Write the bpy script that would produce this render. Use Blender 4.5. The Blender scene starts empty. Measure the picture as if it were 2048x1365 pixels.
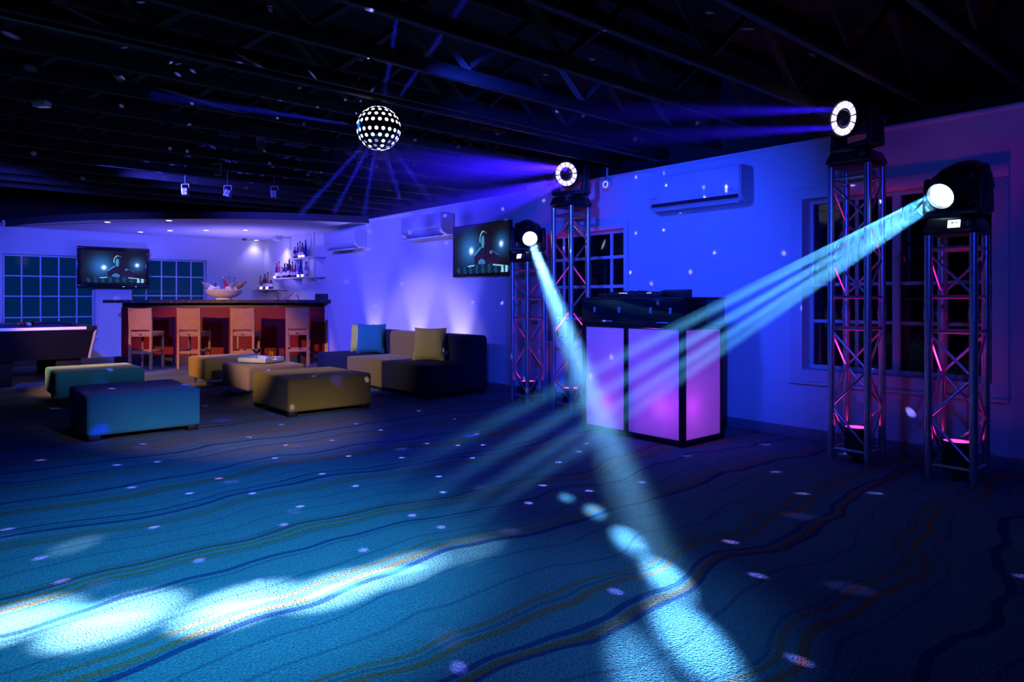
import bpy, bmesh, math, random
from mathutils import Vector, Matrix
random.seed(7)
PI = math.pi
C = bpy.context.scene.collection
# ---------------------------------------------------------------- survey of the room (metres)
# X runs towards the wall with the screens, Y along it towards the bar, camera stands at the origin
F, CX, VH, HC = 1365.0, 1024.0, 599.0, 1.2
TH = math.atan(1184 / 1365.0)
S, K = math.sin(TH), math.cos(TH)
XW = 5.75          # right wall
YW = 15.0          # back wall
ZT = 2.552         # top of the white walls

def W(r, c, z=0.0):
    return Vector((c * S + r * K, c * K - r * S, z))
def fl(u, v, z=0.0):
    c = (HC - z) * F / (v - VH)
    return W((u - CX) / F * c, c, z)
def at(u, v, c):
    return W((u - CX) / F * c, c, HC + (VH - v) * c / F)
def rw(u, v, x=XW):
    c = F * x / (K * (u + 160.0))
    return Vector((x, (c - x * S) / K, HC + (VH - v) * c / F))
def bw(u, v, y=YW):
    q = (u - CX) / F
    c = y / (K - q * S)
    r = q * c
    return Vector((c * S + r * K, y, HC + (VH - v) * c / F))

# ---------------------------------------------------------------- materials
MATS = {}
def nodes_of(name):
    m = bpy.data.materials.new(name); m.use_nodes = True
    nt = m.node_tree; nt.nodes.clear()
    return m, nt
def mat(name, col, rough=0.6, metal=0.0, var=0.12, nscale=8.0, bump=0.0, bscale=200.0, emit=None, estr=0.0, spec=0.5, trans=0.0, coat=0.0, sheen=0.0, kind=None):
    if name in MATS: return MATS[name]
    m, nt = nodes_of(name)
    N, L = nt.nodes, nt.links
    out = N.new('ShaderNodeOutputMaterial'); b = N.new('ShaderNodeBsdfPrincipled')
    L.new(b.outputs[0], out.inputs[0])
    tc = N.new('ShaderNodeTexCoord')
    nz = N.new('ShaderNodeTexNoise'); nz.inputs['Scale'].default_value = nscale; nz.inputs['Detail'].default_value = 4
    L.new(tc.outputs['Object'], nz.inputs['Vector'])
    mx = N.new('ShaderNodeMix'); mx.data_type = 'RGBA'
    mx.inputs['A'].default_value = (*[min(1, c * (1 - var)) for c in col], 1)
    mx.inputs['B'].default_value = (*[min(1, c * (1 + var)) for c in col], 1)
    L.new(nz.outputs['Fac'], mx.inputs['Factor'])
    src = mx.outputs['Result']
    if kind == 'weave':
        wv = N.new('ShaderNodeTexBrick'); wv.inputs['Scale'].default_value = 34.0
        wv.inputs['Color1'].default_value = (1, 1, 1, 1); wv.inputs['Color2'].default_value = (.72, .72, .72, 1)
        wv.inputs['Mortar'].default_value = (.22, .2, .2, 1); wv.inputs['Mortar Size'].default_value = .055
        wv.inputs['Brick Width'].default_value = .8; wv.inputs['Row Height'].default_value = .4
        mp = N.new('ShaderNodeMapping'); mp.inputs['Rotation'].default_value = (PI / 2, 0, PI / 4 * 0)
        L.new(tc.outputs['Object'], mp.inputs['Vector']); L.new(mp.outputs[0], wv.inputs['Vector'])
        mu = N.new('ShaderNodeMix'); mu.data_type = 'RGBA'; mu.blend_type = 'MULTIPLY'; mu.inputs['Factor'].default_value = 1
        L.new(src, mu.inputs['A']); L.new(wv.outputs['Color'], mu.inputs['B']); src = mu.outputs['Result']
        bp = N.new('ShaderNodeBump'); bp.inputs['Strength'].default_value = .5; bp.inputs['Distance'].default_value = .004
        L.new(wv.outputs['Fac'], bp.inputs['Height']); bp.invert = True; L.new(bp.outputs[0], b.inputs['Normal'])
    if kind == 'wood':
        mp = N.new('ShaderNodeMapping'); mp.inputs['Scale'].default_value = (14, 14, .8)
        L.new(tc.outputs['Object'], mp.inputs['Vector']); L.new(mp.outputs[0], nz.inputs['Vector'])
        nz.inputs['Detail'].default_value = 8
    if kind == 'granite':
        nz.inputs['Scale'].default_value = 90
        cr = N.new('ShaderNodeValToRGB'); cr.color_ramp.elements[0].position = .52; cr.color_ramp.elements[1].position = .68
        cr.color_ramp.elements[0].color = (*col, 1); cr.color_ramp.elements[1].color = (.3, .3, .34, 1)
        L.new(nz.outputs['Fac'], cr.inputs[0]); src = cr.outputs[0]
    L.new(src, b.inputs['Base Color'])
    if bump and kind != 'weave':
        n2 = N.new('ShaderNodeTexNoise'); n2.inputs['Scale'].default_value = bscale; n2.inputs['Detail'].default_value = 3
        L.new(tc.outputs['Object'], n2.inputs['Vector'])
        bp = N.new('ShaderNodeBump'); bp.inputs['Strength'].default_value = bump; bp.inputs['Distance'].default_value = .004
        L.new(n2.outputs['Fac'], bp.inputs['Height']); L.new(bp.outputs[0], b.inputs['Normal'])
    b.inputs['Roughness'].default_value = rough; b.inputs['Metallic'].default_value = metal
    b.inputs['Specular IOR Level'].default_value = spec
    b.inputs['Transmission Weight'].default_value = trans
    b.inputs['Coat Weight'].default_value = coat
    b.inputs['Sheen Weight'].default_value = sheen
    if emit:
        b.inputs['Emission Color'].default_value = (*emit, 1); b.inputs['Emission Strength'].default_value = estr
    MATS[name] = m
    return m

M_wall = mat('white_paint', (.78, .78, .8), .75, bump=.06, bscale=120, var=.02)
M_wallk = mat('black_paint', (.012, .012, .014), .9)
M_trimw = mat('white_trim', (.75, .75, .78), .45, var=.03)
M_base = mat('grey_baseboard', (.2, .2, .24), .5)
M_deck = mat('black_deck', (.008, .007, .007), .95, nscale=2)
M_chord = mat('black_stained_timber', (.006, .0055, .0055), .8, var=.4, kind='wood')
M_web = mat('dark_timber_web', (.045, .032, .028), .8, var=.4, kind='wood')
M_alu = mat('aluminium_tube', (.55, .56, .6), .32, metal=.85, var=.08, bump=.05, bscale=60)
M_black = mat('black_plastic', (.012, .012, .014), .42, var=.2, bump=.05, bscale=300)
M_blackm = mat('black_metal', (.01, .01, .012), .35, metal=.3)
M_gloss = mat('black_gloss_case', (.01, .011, .014), .14, coat=.4)
M_chrome = mat('chrome', (.8, .8, .82), .12, metal=1.0, var=.02)
M_wicker = mat('tan_wicker', (.58, .28, .11), .55, kind='weave')
M_red = mat('red_mahogany', (.19, .005, .008), .5, spec=.2, kind='wood', var=.35)
M_gran = mat('black_granite', (.014, .014, .018), .15, kind='granite')
M_teal = mat('teal_fabric', (.015, .28, .48), .85, bump=.3, bscale=500, sheen=.3)
M_navy = mat('navy_fabric', (.006, .010, .030), .9, bump=.3, bscale=500)
M_olive = mat('mustard_fabric', (.28, .19, .022), .85, bump=.3, bscale=500, sheen=.2)
M_pink = mat('mauve_fabric', (.50, .29, .33), .85, bump=.3, bscale=500, sheen=.2)
M_lime = mat('lime_fabric', (.66, .66, .09), .9, bump=.4, bscale=120)
M_tealc = mat('teal_cushion_fabric', (.008, .17, .23), .9, bump=.3, bscale=120)
M_olivec = mat('olive_cushion_fabric', (.36, .33, .09), .9, bump=.3, bscale=120)
M_ac = mat('white_aircon_plastic', (.72, .72, .75), .3, var=.02)
M_acd = mat('dark_vent_plastic', (.03, .03, .045), .5)
M_acg = mat('grey_vent_plastic', (.25, .25, .3), .5)
M_white = mat('white_lacquer', (.82, .8, .8), .35, var=.03)
M_ceram = mat('white_ceramic', (.8, .78, .78), .2, var=.02)
M_felt = mat('blue_felt', (.02, .03, .22), .95, bump=.2)
M_silver = mat('brushed_silver', (.62, .6, .6), .3, metal=.6)
M_pane_n = mat('night_window_glass', (.003, .006, .012), .06, spec=.6, var=.1)
M_lam = mat('matte_black_laminate', (.005, .005, .009), .7, spec=.12)
M_scr = None

def screen_mat():
    m, nt = nodes_of('screen_picture'); N, L = nt.nodes, nt.links
    out = N.new('ShaderNodeOutputMaterial'); b = N.new('ShaderNodeBsdfPrincipled')
    at_ = N.new('ShaderNodeVertexColor'); at_.layer_name = 'picture'
    b.inputs['Base Color'].default_value = (.01, .01, .01, 1); b.inputs['Roughness'].default_value = .25
    L.new(at_.outputs['Color'], b.inputs['Emission Color']); b.inputs['Emission Strength'].default_value = 1.0
    L.new(b.outputs[0], out.inputs[0]); return m
M_scr = screen_mat()

def glow(name, col, s):
    return mat(name, (.8, .8, .8), .3, emit=col, estr=s)
M_lens_w = glow('lit_beam_lens', (.62, .88, 1.0), 9)
M_led_b = glow('lit_blue_led', (.70, .62, 1.0), 1.5)
M_dot = glow('lit_ball_lens', (.75, .78, 1.0), 2.6)
M_dotd = mat('dim_ball_lens', (.35, .3, .5), .15, emit=(.5, .42, 1), estr=.5)  # dimmer lenses, given a faint violet glow of their own
M_parl = glow('lit_pink_lens', (1.0, .03, .36), 4)
M_disp = glow('lit_display', (.85, .9, 1.0), 1.6)
M_down = glow('lit_downlight', (1, .95, .9), 9)
M_candle = glow('lit_tealight', (1, .72, .85), 2.2)
M_ledring = glow('lit_ring_led', (.8, .85, 1.0), .8)

def glass_pane():
    # clear pane: lets the dusk outside through, keeps a mirror-like sheen
    m, nt = nodes_of('clear_window_glass'); N, L = nt.nodes, nt.links
    out = N.new('ShaderNodeOutputMaterial'); t = N.new('ShaderNodeBsdfTransparent'); g = N.new('ShaderNodeBsdfGlossy')
    g.inputs['Roughness'].default_value = .05
    fr = N.new('ShaderNodeFresnel'); fr.inputs['IOR'].default_value = 1.3
    mx = N.new('ShaderNodeMixShader'); L.new(fr.outputs[0], mx.inputs[0]); L.new(t.outputs[0], mx.inputs[1]); L.new(g.outputs[0], mx.inputs[2])
    L.new(mx.outputs[0], out.inputs[0]); return m
M_pane = glass_pane()

def scrim():
    m, nt = nodes_of('white_scrim'); N, L = nt.nodes, nt.links
    out = N.new('ShaderNodeOutputMaterial'); d = N.new('ShaderNodeBsdfDiffuse'); t = N.new('ShaderNodeBsdfTranslucent')
    tc = N.new('ShaderNodeTexCoord'); nz = N.new('ShaderNodeTexNoise'); nz.inputs['Scale'].default_value = 200
    L.new(tc.outputs['Object'], nz.inputs['Vector'])
    cr = N.new('ShaderNodeValToRGB'); cr.color_ramp.elements[0].color = (.72, .72, .74, 1); cr.color_ramp.elements[1].color = (.86, .86, .88, 1)
    L.new(nz.outputs['Fac'], cr.inputs[0]); L.new(cr.outputs[0], d.inputs[0]); L.new(cr.outputs[0], t.inputs[0])
    mx = N.new('ShaderNodeMixShader'); mx.inputs[0].default_value = .55
    L.new(d.outputs[0], mx.inputs[1]); L.new(t.outputs[0], mx.inputs[2]); L.new(mx.outputs[0], out.inputs[0]); return m
M_scrim = scrim()

def haze_mat(name, dens, g=0.15):
    m, nt = nodes_of(name); N, L = nt.nodes, nt.links
    out = N.new('ShaderNodeOutputMaterial'); v = N.new('ShaderNodeVolumeScatter')
    v.inputs['Color'].default_value = (1, 1, 1, 1); v.inputs['Density'].default_value = dens; v.inputs['Anisotropy'].default_value = g
    L.new(v.outputs[0], out.inputs['Volume']); m.cycles.volume_sampling = 'EQUIANGULAR'; return m
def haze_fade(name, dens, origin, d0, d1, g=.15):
    # density drops with distance from the lamp, shaped so the beam fades out
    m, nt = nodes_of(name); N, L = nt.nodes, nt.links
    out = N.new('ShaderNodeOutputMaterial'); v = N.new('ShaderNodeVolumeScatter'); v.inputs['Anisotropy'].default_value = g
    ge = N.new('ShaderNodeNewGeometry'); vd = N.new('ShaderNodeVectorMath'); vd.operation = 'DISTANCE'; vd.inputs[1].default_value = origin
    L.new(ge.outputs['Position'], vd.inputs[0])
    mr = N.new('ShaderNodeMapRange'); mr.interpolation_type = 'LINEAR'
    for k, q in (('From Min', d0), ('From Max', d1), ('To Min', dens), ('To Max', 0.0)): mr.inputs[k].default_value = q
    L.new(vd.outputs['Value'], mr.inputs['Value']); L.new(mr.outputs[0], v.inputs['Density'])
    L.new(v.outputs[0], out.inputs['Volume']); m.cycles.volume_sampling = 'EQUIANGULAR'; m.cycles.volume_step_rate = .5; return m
M_haze = haze_mat('stage_haze', .15)
M_hazet = haze_mat('thin_stage_haze', .42)

def carpet():
    m, nt = nodes_of('striped_carpet'); N, L = nt.nodes, nt.links
    out = N.new('ShaderNodeOutputMaterial'); b = N.new('ShaderNodeBsdfPrincipled'); L.new(b.outputs[0], out.inputs[0])
    b.inputs['Roughness'].default_value = .95; b.inputs['Specular IOR Level'].default_value = .1
    tc = N.new('ShaderNodeTexCoord'); sp = N.new('ShaderNodeSeparateXYZ'); L.new(tc.outputs['Object'], sp.inputs[0])
    def noise(scale, sx, sy, detail=2, off=0):
        mp = N.new('ShaderNodeMapping'); mp.inputs['Scale'].default_value = (sx, sy, 1); mp.inputs['Location'].default_value = (off, off * 1.7, 0)
        L.new(tc.outputs['Object'], mp.inputs['Vector'])
        n = N.new('ShaderNodeTexNoise'); n.inputs['Scale'].default_value = scale; n.inputs['Detail'].default_value = detail
        L.new(mp.outputs[0], n.inputs['Vector']); return n.outputs['Fac']
    def math_(op, a, bb, c=None):
        n = N.new('ShaderNodeMath'); n.operation = op
        for i, q in enumerate((a, bb, c)):
            if q is None: continue
            if isinstance(q, (int, float)): n.inputs[i].default_value = q
            else: L.new(q, n.inputs[i])
        return n.outputs[0]
    # warped distance across the stripes
    w1 = math_('MULTIPLY', math_('SUBTRACT', noise(1.0, .75, .45, 2, 3), .5), .75)
    w2 = math_('MULTIPLY', math_('SUBTRACT', noise(1.0, 2.6, 1.2, 1, 11), .5), .12)
    y = math_('ADD', math_('ADD', sp.outputs['Y'], w1), w2)
    def line(period, off, half, soft):
        fr = math_('FRACT', math_('ADD', math_('DIVIDE', y, period), off), 0)
        d = math_('MULTIPLY', math_('ABSOLUTE', math_('SUBTRACT', fr, .5), 0), period)
        mr = N.new('ShaderNodeMapRange'); mr.clamp = True
        mr.inputs['From Min'].default_value = half + soft; mr.inputs['From Max'].default_value = half
        L.new(d, mr.inputs['Value']); return mr.outputs[0]
    def mix(fac, a, bcol):
        n = N.new('ShaderNodeMix'); n.data_type = 'RGBA'
        if isinstance(fac, (int, float)): n.inputs['Factor'].default_value = fac
        else: L.new(fac, n.inputs['Factor'])
        if isinstance(a, tuple): n.inputs['A'].default_value = (*a, 1)
        else: L.new(a, n.inputs['A'])
        n.inputs['B'].default_value = (*bcol, 1)
        return n.outputs['Result']
    mod = noise(.5, 1, .6, 1, 20)
    fib = noise(1.0, 6, 55, 3, 2)
    base = mix(math_('MULTIPLY', fib, .9), (.22, .31, .34), (.12, .19, .23))
    # thin dark threads
    thin = math_('MULTIPLY', line(.21, .2, .005, .008), .45)
    base = mix(thin, base, (.05, .07, .13))
    base = mix(math_('MULTIPLY', line(.83, .43, .016, .008), .85), base, (.02, .035, .16))
    base = mix(math_('MULTIPLY', line(1.27, .1, .011, .006), .8), base, (.025, .04, .17))
    base = mix(math_('MULTIPLY', line(.70, .77, .014, .008), .8), base, (.46, .17, .06))
    base = mix(math_('MULTIPLY', line(.70, .66, .010, .006), .75), base, (.42, .17, .07))
    base = mix(math_('MULTIPLY', line(1.51, .35, .013, .008), .8), base, (.45, .16, .06))
    # looped pile: light and dark tufts
    pile = N.new('ShaderNodeMapRange'); pile.inputs['From Min'].default_value = .32; pile.inputs['From Max'].default_value = .68
    pile.inputs['To Min'].default_value = .55; pile.inputs['To Max'].default_value = 1.25
    L.new(noise(1.0, 95, 150, 2, 5), pile.inputs['Value'])
    pm = N.new('ShaderNodeVectorMath'); pm.operation = 'SCALE'; L.new(base, pm.inputs[0]); L.new(pile.outputs[0], pm.inputs['Scale'])
    base = pm.outputs[0]
    L.new(base, b.inputs['Base Color'])
    n2 = N.new('ShaderNodeTexNoise'); n2.inputs['Scale'].default_value = 110; n2.inputs['Detail'].default_value = 2
    L.new(tc.outputs['Object'], n2.inputs['Vector'])
    bp = N.new('ShaderNodeBump'); bp.inputs['Strength'].default_value = 1.0; bp.inputs['Distance'].default_value = .016
    L.new(n2.outputs['Fac'], bp.inputs['Height']); L.new(bp.outputs[0], b.inputs['Normal'])
    return m
M_carpet = carpet()

# ---------------------------------------------------------------- mesh helpers
class MB:
    def __init__(s): s.bm = bmesh.new()
    def box(s, x0, x1, y0, y1, z0, z1, bev=0.0, seg=2, rot=None, top=None):
        r = bmesh.ops.create_cube(s.bm, size=1.0); vs = r['verts']
        for v in vs:
            v.co = Vector(((x0 + x1) / 2 + v.co.x * (x1 - x0), (y0 + y1) / 2 + v.co.y * (y1 - y0), (z0 + z1) / 2 + v.co.z * (z1 - z0)))
        if top:   # scale the top (tx,ty) about the centre
            cx, cy, zz = (x0 + x1) / 2, (y0 + y1) / 2, (z0 + z1) / 2
            for v in vs:
                if v.co.z > zz: v.co.x = cx + (v.co.x - cx) * top[0]; v.co.y = cy + (v.co.y - cy) * top[1]
        es = list({e for v in vs for e in v.link_edges})
        if bev:
            rr = bmesh.ops.bevel(s.bm, geom=es, offset=bev, segments=seg, profile=.5, affect='EDGES', clamp_overlap=True)
            vs = list({v for f in rr['faces'] for v in f.verts} | {v for v in vs if v.is_valid})
        if rot is not None:
            for v in vs: v.co = rot @ v.co
        return s
    def tube(s, a, b, r, seg=10, r2=None):
        a, b = Vector(a), Vector(b); d = (b - a); r2 = r if r2 is None else r2
        q = d.to_track_quat('Z', 'Y').to_matrix()
        ra, rb = [], []
        for i in range(seg):
            t = 2 * PI * i / seg; o = q @ Vector((math.cos(t), math.sin(t), 0))
            ra.append(s.bm.verts.new(a + o * r)); rb.append(s.bm.verts.new(b + o * r2))
        for i in range(seg):
            j = (i + 1) % seg; s.bm.faces.new((ra[i], ra[j], rb[j], rb[i]))
        s.bm.faces.new(list(reversed(ra))); s.bm.faces.new(rb)
        return s
    def path(s, pts, r, seg=8):
        for a, b in zip(pts[:-1], pts[1:]): s.tube(a, b, r, seg)
        return s
    def lathe(s, prof, seg=24, o=(0, 0, 0), M=None, cap=True):
        o = Vector(o); rings = []
        for (r, z) in prof:
            ring = []
            for i in range(seg):
                t = 2 * PI * i / seg; p = Vector((r * math.cos(t), r * math.sin(t), z))
                if M is not None: p = M @ p
                ring.append(s.bm.verts.new(o + p))
            rings.append(ring)
        for a, b in zip(rings[:-1], rings[1:]):
            for i in range(seg):
                j = (i + 1) % seg; s.bm.faces.new((a[i], a[j], b[j], b[i]))
        if cap:
            s.bm.faces.new(list(reversed(rings[0]))); s.bm.faces.new(rings[-1])
        return s
    def prism(s, pts, z0, z1):
        a = [s.bm.verts.new((p[0], p[1], z0)) for p in pts]; b = [s.bm.verts.new((p[0], p[1], z1)) for p in pts]
        n = len(pts)
        for i in range(n):
            j = (i + 1) % n; s.bm.faces.new((a[i], a[j], b[j], b[i]))
        s.bm.faces.new(list(reversed(a))); s.bm.faces.new(b)
        return s
    def poly(s, vs, fs):
        q = [s.bm.verts.new(v) for v in vs]
        for f in fs: s.bm.faces.new([q[i] for i in f])
        return s
    def xf(s, M):
        bmesh.ops.transform(s.bm, matrix=M, verts=s.bm.verts); return s
    def build(s, name, m, parent=None, smooth=True, loc=None, label=None):
        bmesh.ops.recalc_face_normals(s.bm, faces=s.bm.faces)
        me = bpy.data.meshes.new(name); s.bm.to_mesh(me); s.bm.free()
        if smooth:
            for p in me.polygons: p.use_smooth = True
            me.set_sharp_from_angle(angle=math.radians(38))
        o = bpy.data.objects.new(name, me); C.objects.link(o)
        me.materials.append(m)
        if parent is not None: o.parent = parent
        if loc is not None: o.location = loc
        if label: o['label'] = label
        return o

def thing(name, label, cat, loc=(0, 0, 0), rz=0.0, group=None, kind=None):
    o = bpy.data.objects.new(name, None); C.objects.link(o)
    o.empty_display_size = .1; o.location = loc; o.rotation_euler = (0, 0, rz)
    if label: o['label'] = label
    if cat: o['category'] = cat
    if group: o['group'] = group
    if kind: o['kind'] = kind
    return o
def tag(o, label=None, cat=None, group=None, kind=None):
    if label: o['label'] = label
    if cat: o['category'] = cat
    if group: o['group'] = group
    if kind: o['kind'] = kind
    return o
def copy_tree(o, parent=None):
    c = o.copy(); C.objects.link(c); c.parent = parent
    for ch in [x for x in bpy.data.objects if x.parent == o]: copy_tree(ch, c)
    return c
def struct(o, label=None): return tag(o, label, None, None, 'structure')

# ---------------------------------------------------------------- room shell
struct(MB().box(-7.5, 6.3, -3.5, 15.6, -.1, 0).build('floor', M_carpet, smooth=False), 'striped carpet floor in grey teal with navy and orange waves')
struct(MB().box(-7.5, 6.4, -3.5, 15.6, 3.32, 3.42).build('ceiling', M_deck, smooth=False), 'black roof deck above the open trusses')

def holed_wall(name, axis, p0, p1, a0, a1, z0, z1, holes, m):
    mb = MB()
    As = sorted({a0, a1, *[h[0] for h in holes], *[h[1] for h in holes]}); Zs = sorted({z0, z1, *[h[2] for h in holes], *[h[3] for h in holes]})
    for i in range(len(As) - 1):
        for j in range(len(Zs) - 1):
            am, zm = (As[i] + As[i + 1]) / 2, (Zs[j] + Zs[j + 1]) / 2
            if any(h[0] < am < h[1] and h[2] < zm < h[3] for h in holes): continue
            if axis == 'x': mb.box(p0, p1, As[i], As[i + 1], Zs[j], Zs[j + 1])
            else: mb.box(As[i], As[i + 1], p0, p1, Zs[j], Zs[j + 1])
    bmesh.ops.remove_doubles(mb.bm, verts=mb.bm.verts, dist=1e-5)
    return struct(mb.build(name, m, smooth=False))

# windows: (y range / x range, z range)
WA = (rw(1249, 500).y, rw(1088, 500).y, .70, 1.97)
WB = (rw(1985, 500).y, rw(1606, 500).y, .60, 2.06)
w1 = (bw(5, 550).x, bw(190, 550).x, .52, 2.01)
w2 = (bw(263, 550).x, bw(413, 550).x, .52, 2.01)
holed_wall('wall_right', 'x', XW, XW + .22, -3.5, YW + .2, 0, ZT, [WA, WB], M_wall)
holed_wall('wall_back', 'y', YW, YW + .22, -7.5, XW + .22, 0, ZT, [w1, w2], M_wall)
struct(MB().box(-7.5, -7.3, -3.5, 15.2, 0, 3.32).build('wall_left', M_wallk, smooth=False))
struct(MB().box(-7.5, 6.2, -3.5, -3.3, 0, 3.32).build('wall_rear', M_wallk, smooth=False))
struct(MB().box(XW + .1, XW + .3, -3.5, 15.4, ZT, 3.32).build('wall_right_upper', M_wallk, smooth=False))
struct(MB().box(-7.5, 6.2, YW + .05, YW + .25, ZT, 3.32).build('wall_back_upper', M_wallk, smooth=False))
struct(MB().box(XW - .012, XW + .02, -3.3, 11.35, ZT - .02, ZT + .012, .004).build('trim_1', M_trimw), 'thin white cap along the top of the long wall')
struct(MB().box(XW - .016, XW + .001, -3.3, YW, 0, .095, .004).build('baseboard_right', M_base))
struct(MB().box(-7.3, XW, YW - .016, YW + .001, 0, .095, .004).build('baseboard_back', M_base))

def window(name, axis, p, a0, a1, z0, z1, cols, rows, pane, inset, casing=.05, stiles=(), label=None, bar=.012):
    """casing round the hole, sash bars and a pane set back by inset"""
    t = thing(name, label, None, kind='structure')
    def bx(mb, aa, ab, da, db, za, zb, bev=.003):
        if axis == 'x': mb.box(p + da, p + db, aa, ab, za, zb, bev)
        else: mb.box(aa, ab, p + da, p + db, za, zb, bev)
    mb = MB(); c = casing
    bx(mb, a0 - c, a1 + c, -.02, .004, z1, z1 + c); bx(mb, a0 - c, a1 + c, -.025, .004, z0 - c, z0)
    bx(mb, a0 - c, a0, -.02, .004, z0, z1); bx(mb, a1, a1 + c, -.02, .004, z0, z1)
    mb.build('casing', M_trimw, t)
    mb = MB(); f = .035
    bx(mb, a0, a1, inset - .03, inset + .01, z0, z0 + f); bx(mb, a0, a1, inset - .03, inset + .01, z1 - f, z1)
    bx(mb, a0, a0 + f, inset - .03, inset + .01, z0 + f, z1 - f); bx(mb, a1 - f, a1, inset - .03, inset + .01, z0 + f, z1 - f)
    for s_ in stiles: bx(mb, s_ - .03, s_ + .03, inset - .035, inset + .01, z0 + f, z1 - f)
    mb.build('sash', M_trimw, t)
    mb = MB()
    for i in cols: bx(mb, i - bar, i + bar, inset - .014, inset + .008, z0 + f, z1 - f, .002)
    for j in rows: bx(mb, a0 + f, a1 - f, inset - .016, inset + .006, j - bar, j + bar, .002)
    mb.build('glazing_bars', M_trimw, t)
    mb = MB(); bx(mb, a0 + .01, a1 - .01, inset + .0, inset + .006, z0 + .01, z1 - .01, 0); mb.build('pane', pane, t, smooth=False)
    mb = MB(); bx(mb, a0 - c, a1 + c, -.05, .002, z0 - c - .025, z0 - c, .004); mb.build('sill', M_trimw, t)
    return t
def lin(a, b, n): return [a + (b - a) * (i + 1) / n for i in range(n - 1)]
window('window_1', 'y', YW, *w1, lin(w1[0], w1[1], 5), [bw(100, 553).z, bw(100, 593).z, bw(100, 635).z], M_pane, .10, label='wide white gridded window behind the pool table')
window('window_2', 'y', YW, *w2, lin(w2[0], w2[1], 5), [bw(350, 554).z, bw(350, 592).z, .9], M_pane, .10, label='white gridded window behind the bar counter')
window('window_3', 'x', XW, *WA, [rw(1210, 500).y, rw(1160, 500).y, rw(1115, 500).y], [rw(1210, 514).z, rw(1210, 573).z, .97], M_pane_n, .12, casing=.06, label='dark gridded window behind the two farther towers', bar=.018)
window('window_4', 'x', XW, *WB, [rw(1700, 500).y, rw(1880, 500).y], [rw(1700, 568).z, rw(1700, 645).z], M_pane_n, .14, casing=.1, stiles=(rw(1782, 500).y,), label='large dark window behind the two nearer towers', bar=.014)

# open roof trusses running across the room
def roof_truss(y, n):
    t = thing('ceiling_truss', None, None, (0, y, 0), kind='structure')
    MB().box(-7.3, XW + .1, -.022, .022, 2.66, 2.75, .003).build('bottom_chord', M_chord, t)
    MB().box(-7.3, XW + .1, -.022, .022, 3.22, 3.31, .003).build('top_chord', M_chord, t)
    mb = MB(); x = 5.6 - (n % 3) * .12; up = n % 2
    while x > -7.0:
        x2 = x - .56
        a, b = (2.75, 3.22) if up else (3.22, 2.75)
        mb.tube((x, 0, a), (x2, 0, b), .03, 4); x = x2; up = not up
    mb.build('web', M_web, t, smooth=False)
for i in range(19): roof_truss(.02 + .61 * i, i)

# bar soffit: bowed edge between the back wall and the long wall
edge = [(-9.15, 12.2), (-8.0, 11.55), (-6.68, 11.07), (-5.48, 10.94), (-4.7, 10.93), (-4.0, 10.98), (-3.2, 11.22), (-2.41, 11.58)]
def smooth_pts(P, n=6):
    out = []
    for i in range(len(P) - 1):
        p0 = P[max(i - 1, 0)]; p1 = P[i]; p2 = P[i + 1]; p3 = P[min(i + 2, len(P) - 1)]
        for k in range(n):
            t = k / n
            out.append(tuple(.5 * ((2 * p1[j]) + (-p0[j] + p2[j]) * t + (2 * p0[j] - 5 * p1[j] + 4 * p2[j] - p3[j]) * t * t + (-p0[j] + 3 * p1[j] - 3 * p2[j] + p3[j]) * t ** 3) for j in (0, 1)))
    out.append(P[-1]); return out
ep = [W(r, c) for r, c in smooth_pts(edge)]
ep[-1] = Vector((XW - .001, ep[-1].y, 0)); ep[0] = Vector((ep[0].x, YW - .001, 0))
ZS = 2.49
struct(MB().prism([(p.x, p.y) for p in ep] + [(XW - .001, YW - .001)], ZS, 2.60).build('ceiling_bar_soffit', M_wall), 'bowed white soffit over the bar')

M_fasc = mat('violet_grey_fascia', (.05, .045, .06), .8)  # fascia strip coloured darker than the soffit behind it
fo = []
for i_, p_ in enumerate(ep):
    a_, b_ = ep[max(i_ - 1, 0)], ep[min(i_ + 1, len(ep) - 1)]
    d_ = (b_ - a_).normalized(); fo.append(p_ + Vector((d_.y, -d_.x, 0)) * .012)
struct(MB().prism([(p_.x, p_.y) for p_ in ep] + [(p_.x, p_.y) for p_ in reversed(fo)], ZS - .002, 2.602).build('trim_2', M_fasc), 'dark bowed fascia edging the bar soffit')
# ---------------------------------------------------------------- lights
def lamp(kind, name, loc, power, col, **kw):
    l = bpy.data.lights.new(name, kind); l.energy = power; l.color = col
    o = bpy.data.objects.new(name, l); C.objects.link(o); o.location = loc
    for k, v in kw.items():
        if k == 'target': o.rotation_euler = (Vector(v) - Vector(loc)).to_track_quat('-Z', 'Y').to_euler()
        else: setattr(l, k, v)
    return o
def spot(name, loc, target, power, col, deg, blend=.3, r=.02):
    return lamp('SPOT', name, loc, power, col, target=target, spot_size=math.radians(deg), spot_blend=blend, shadow_soft_size=r)

# ---------------------------------------------------------------- haze cut by the beams
def haze(loc, target, r0, r1, m, label, name='haze', frac=1.0, seg=16):
    a = Vector(loc); b = a + (Vector(target) - a) * frac
    o = MB().tube(a, b, r0, seg, r1).build(name, m, smooth=True)
    return tag(o, label, 'haze', 'haze lit by light beams', 'stuff')

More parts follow.
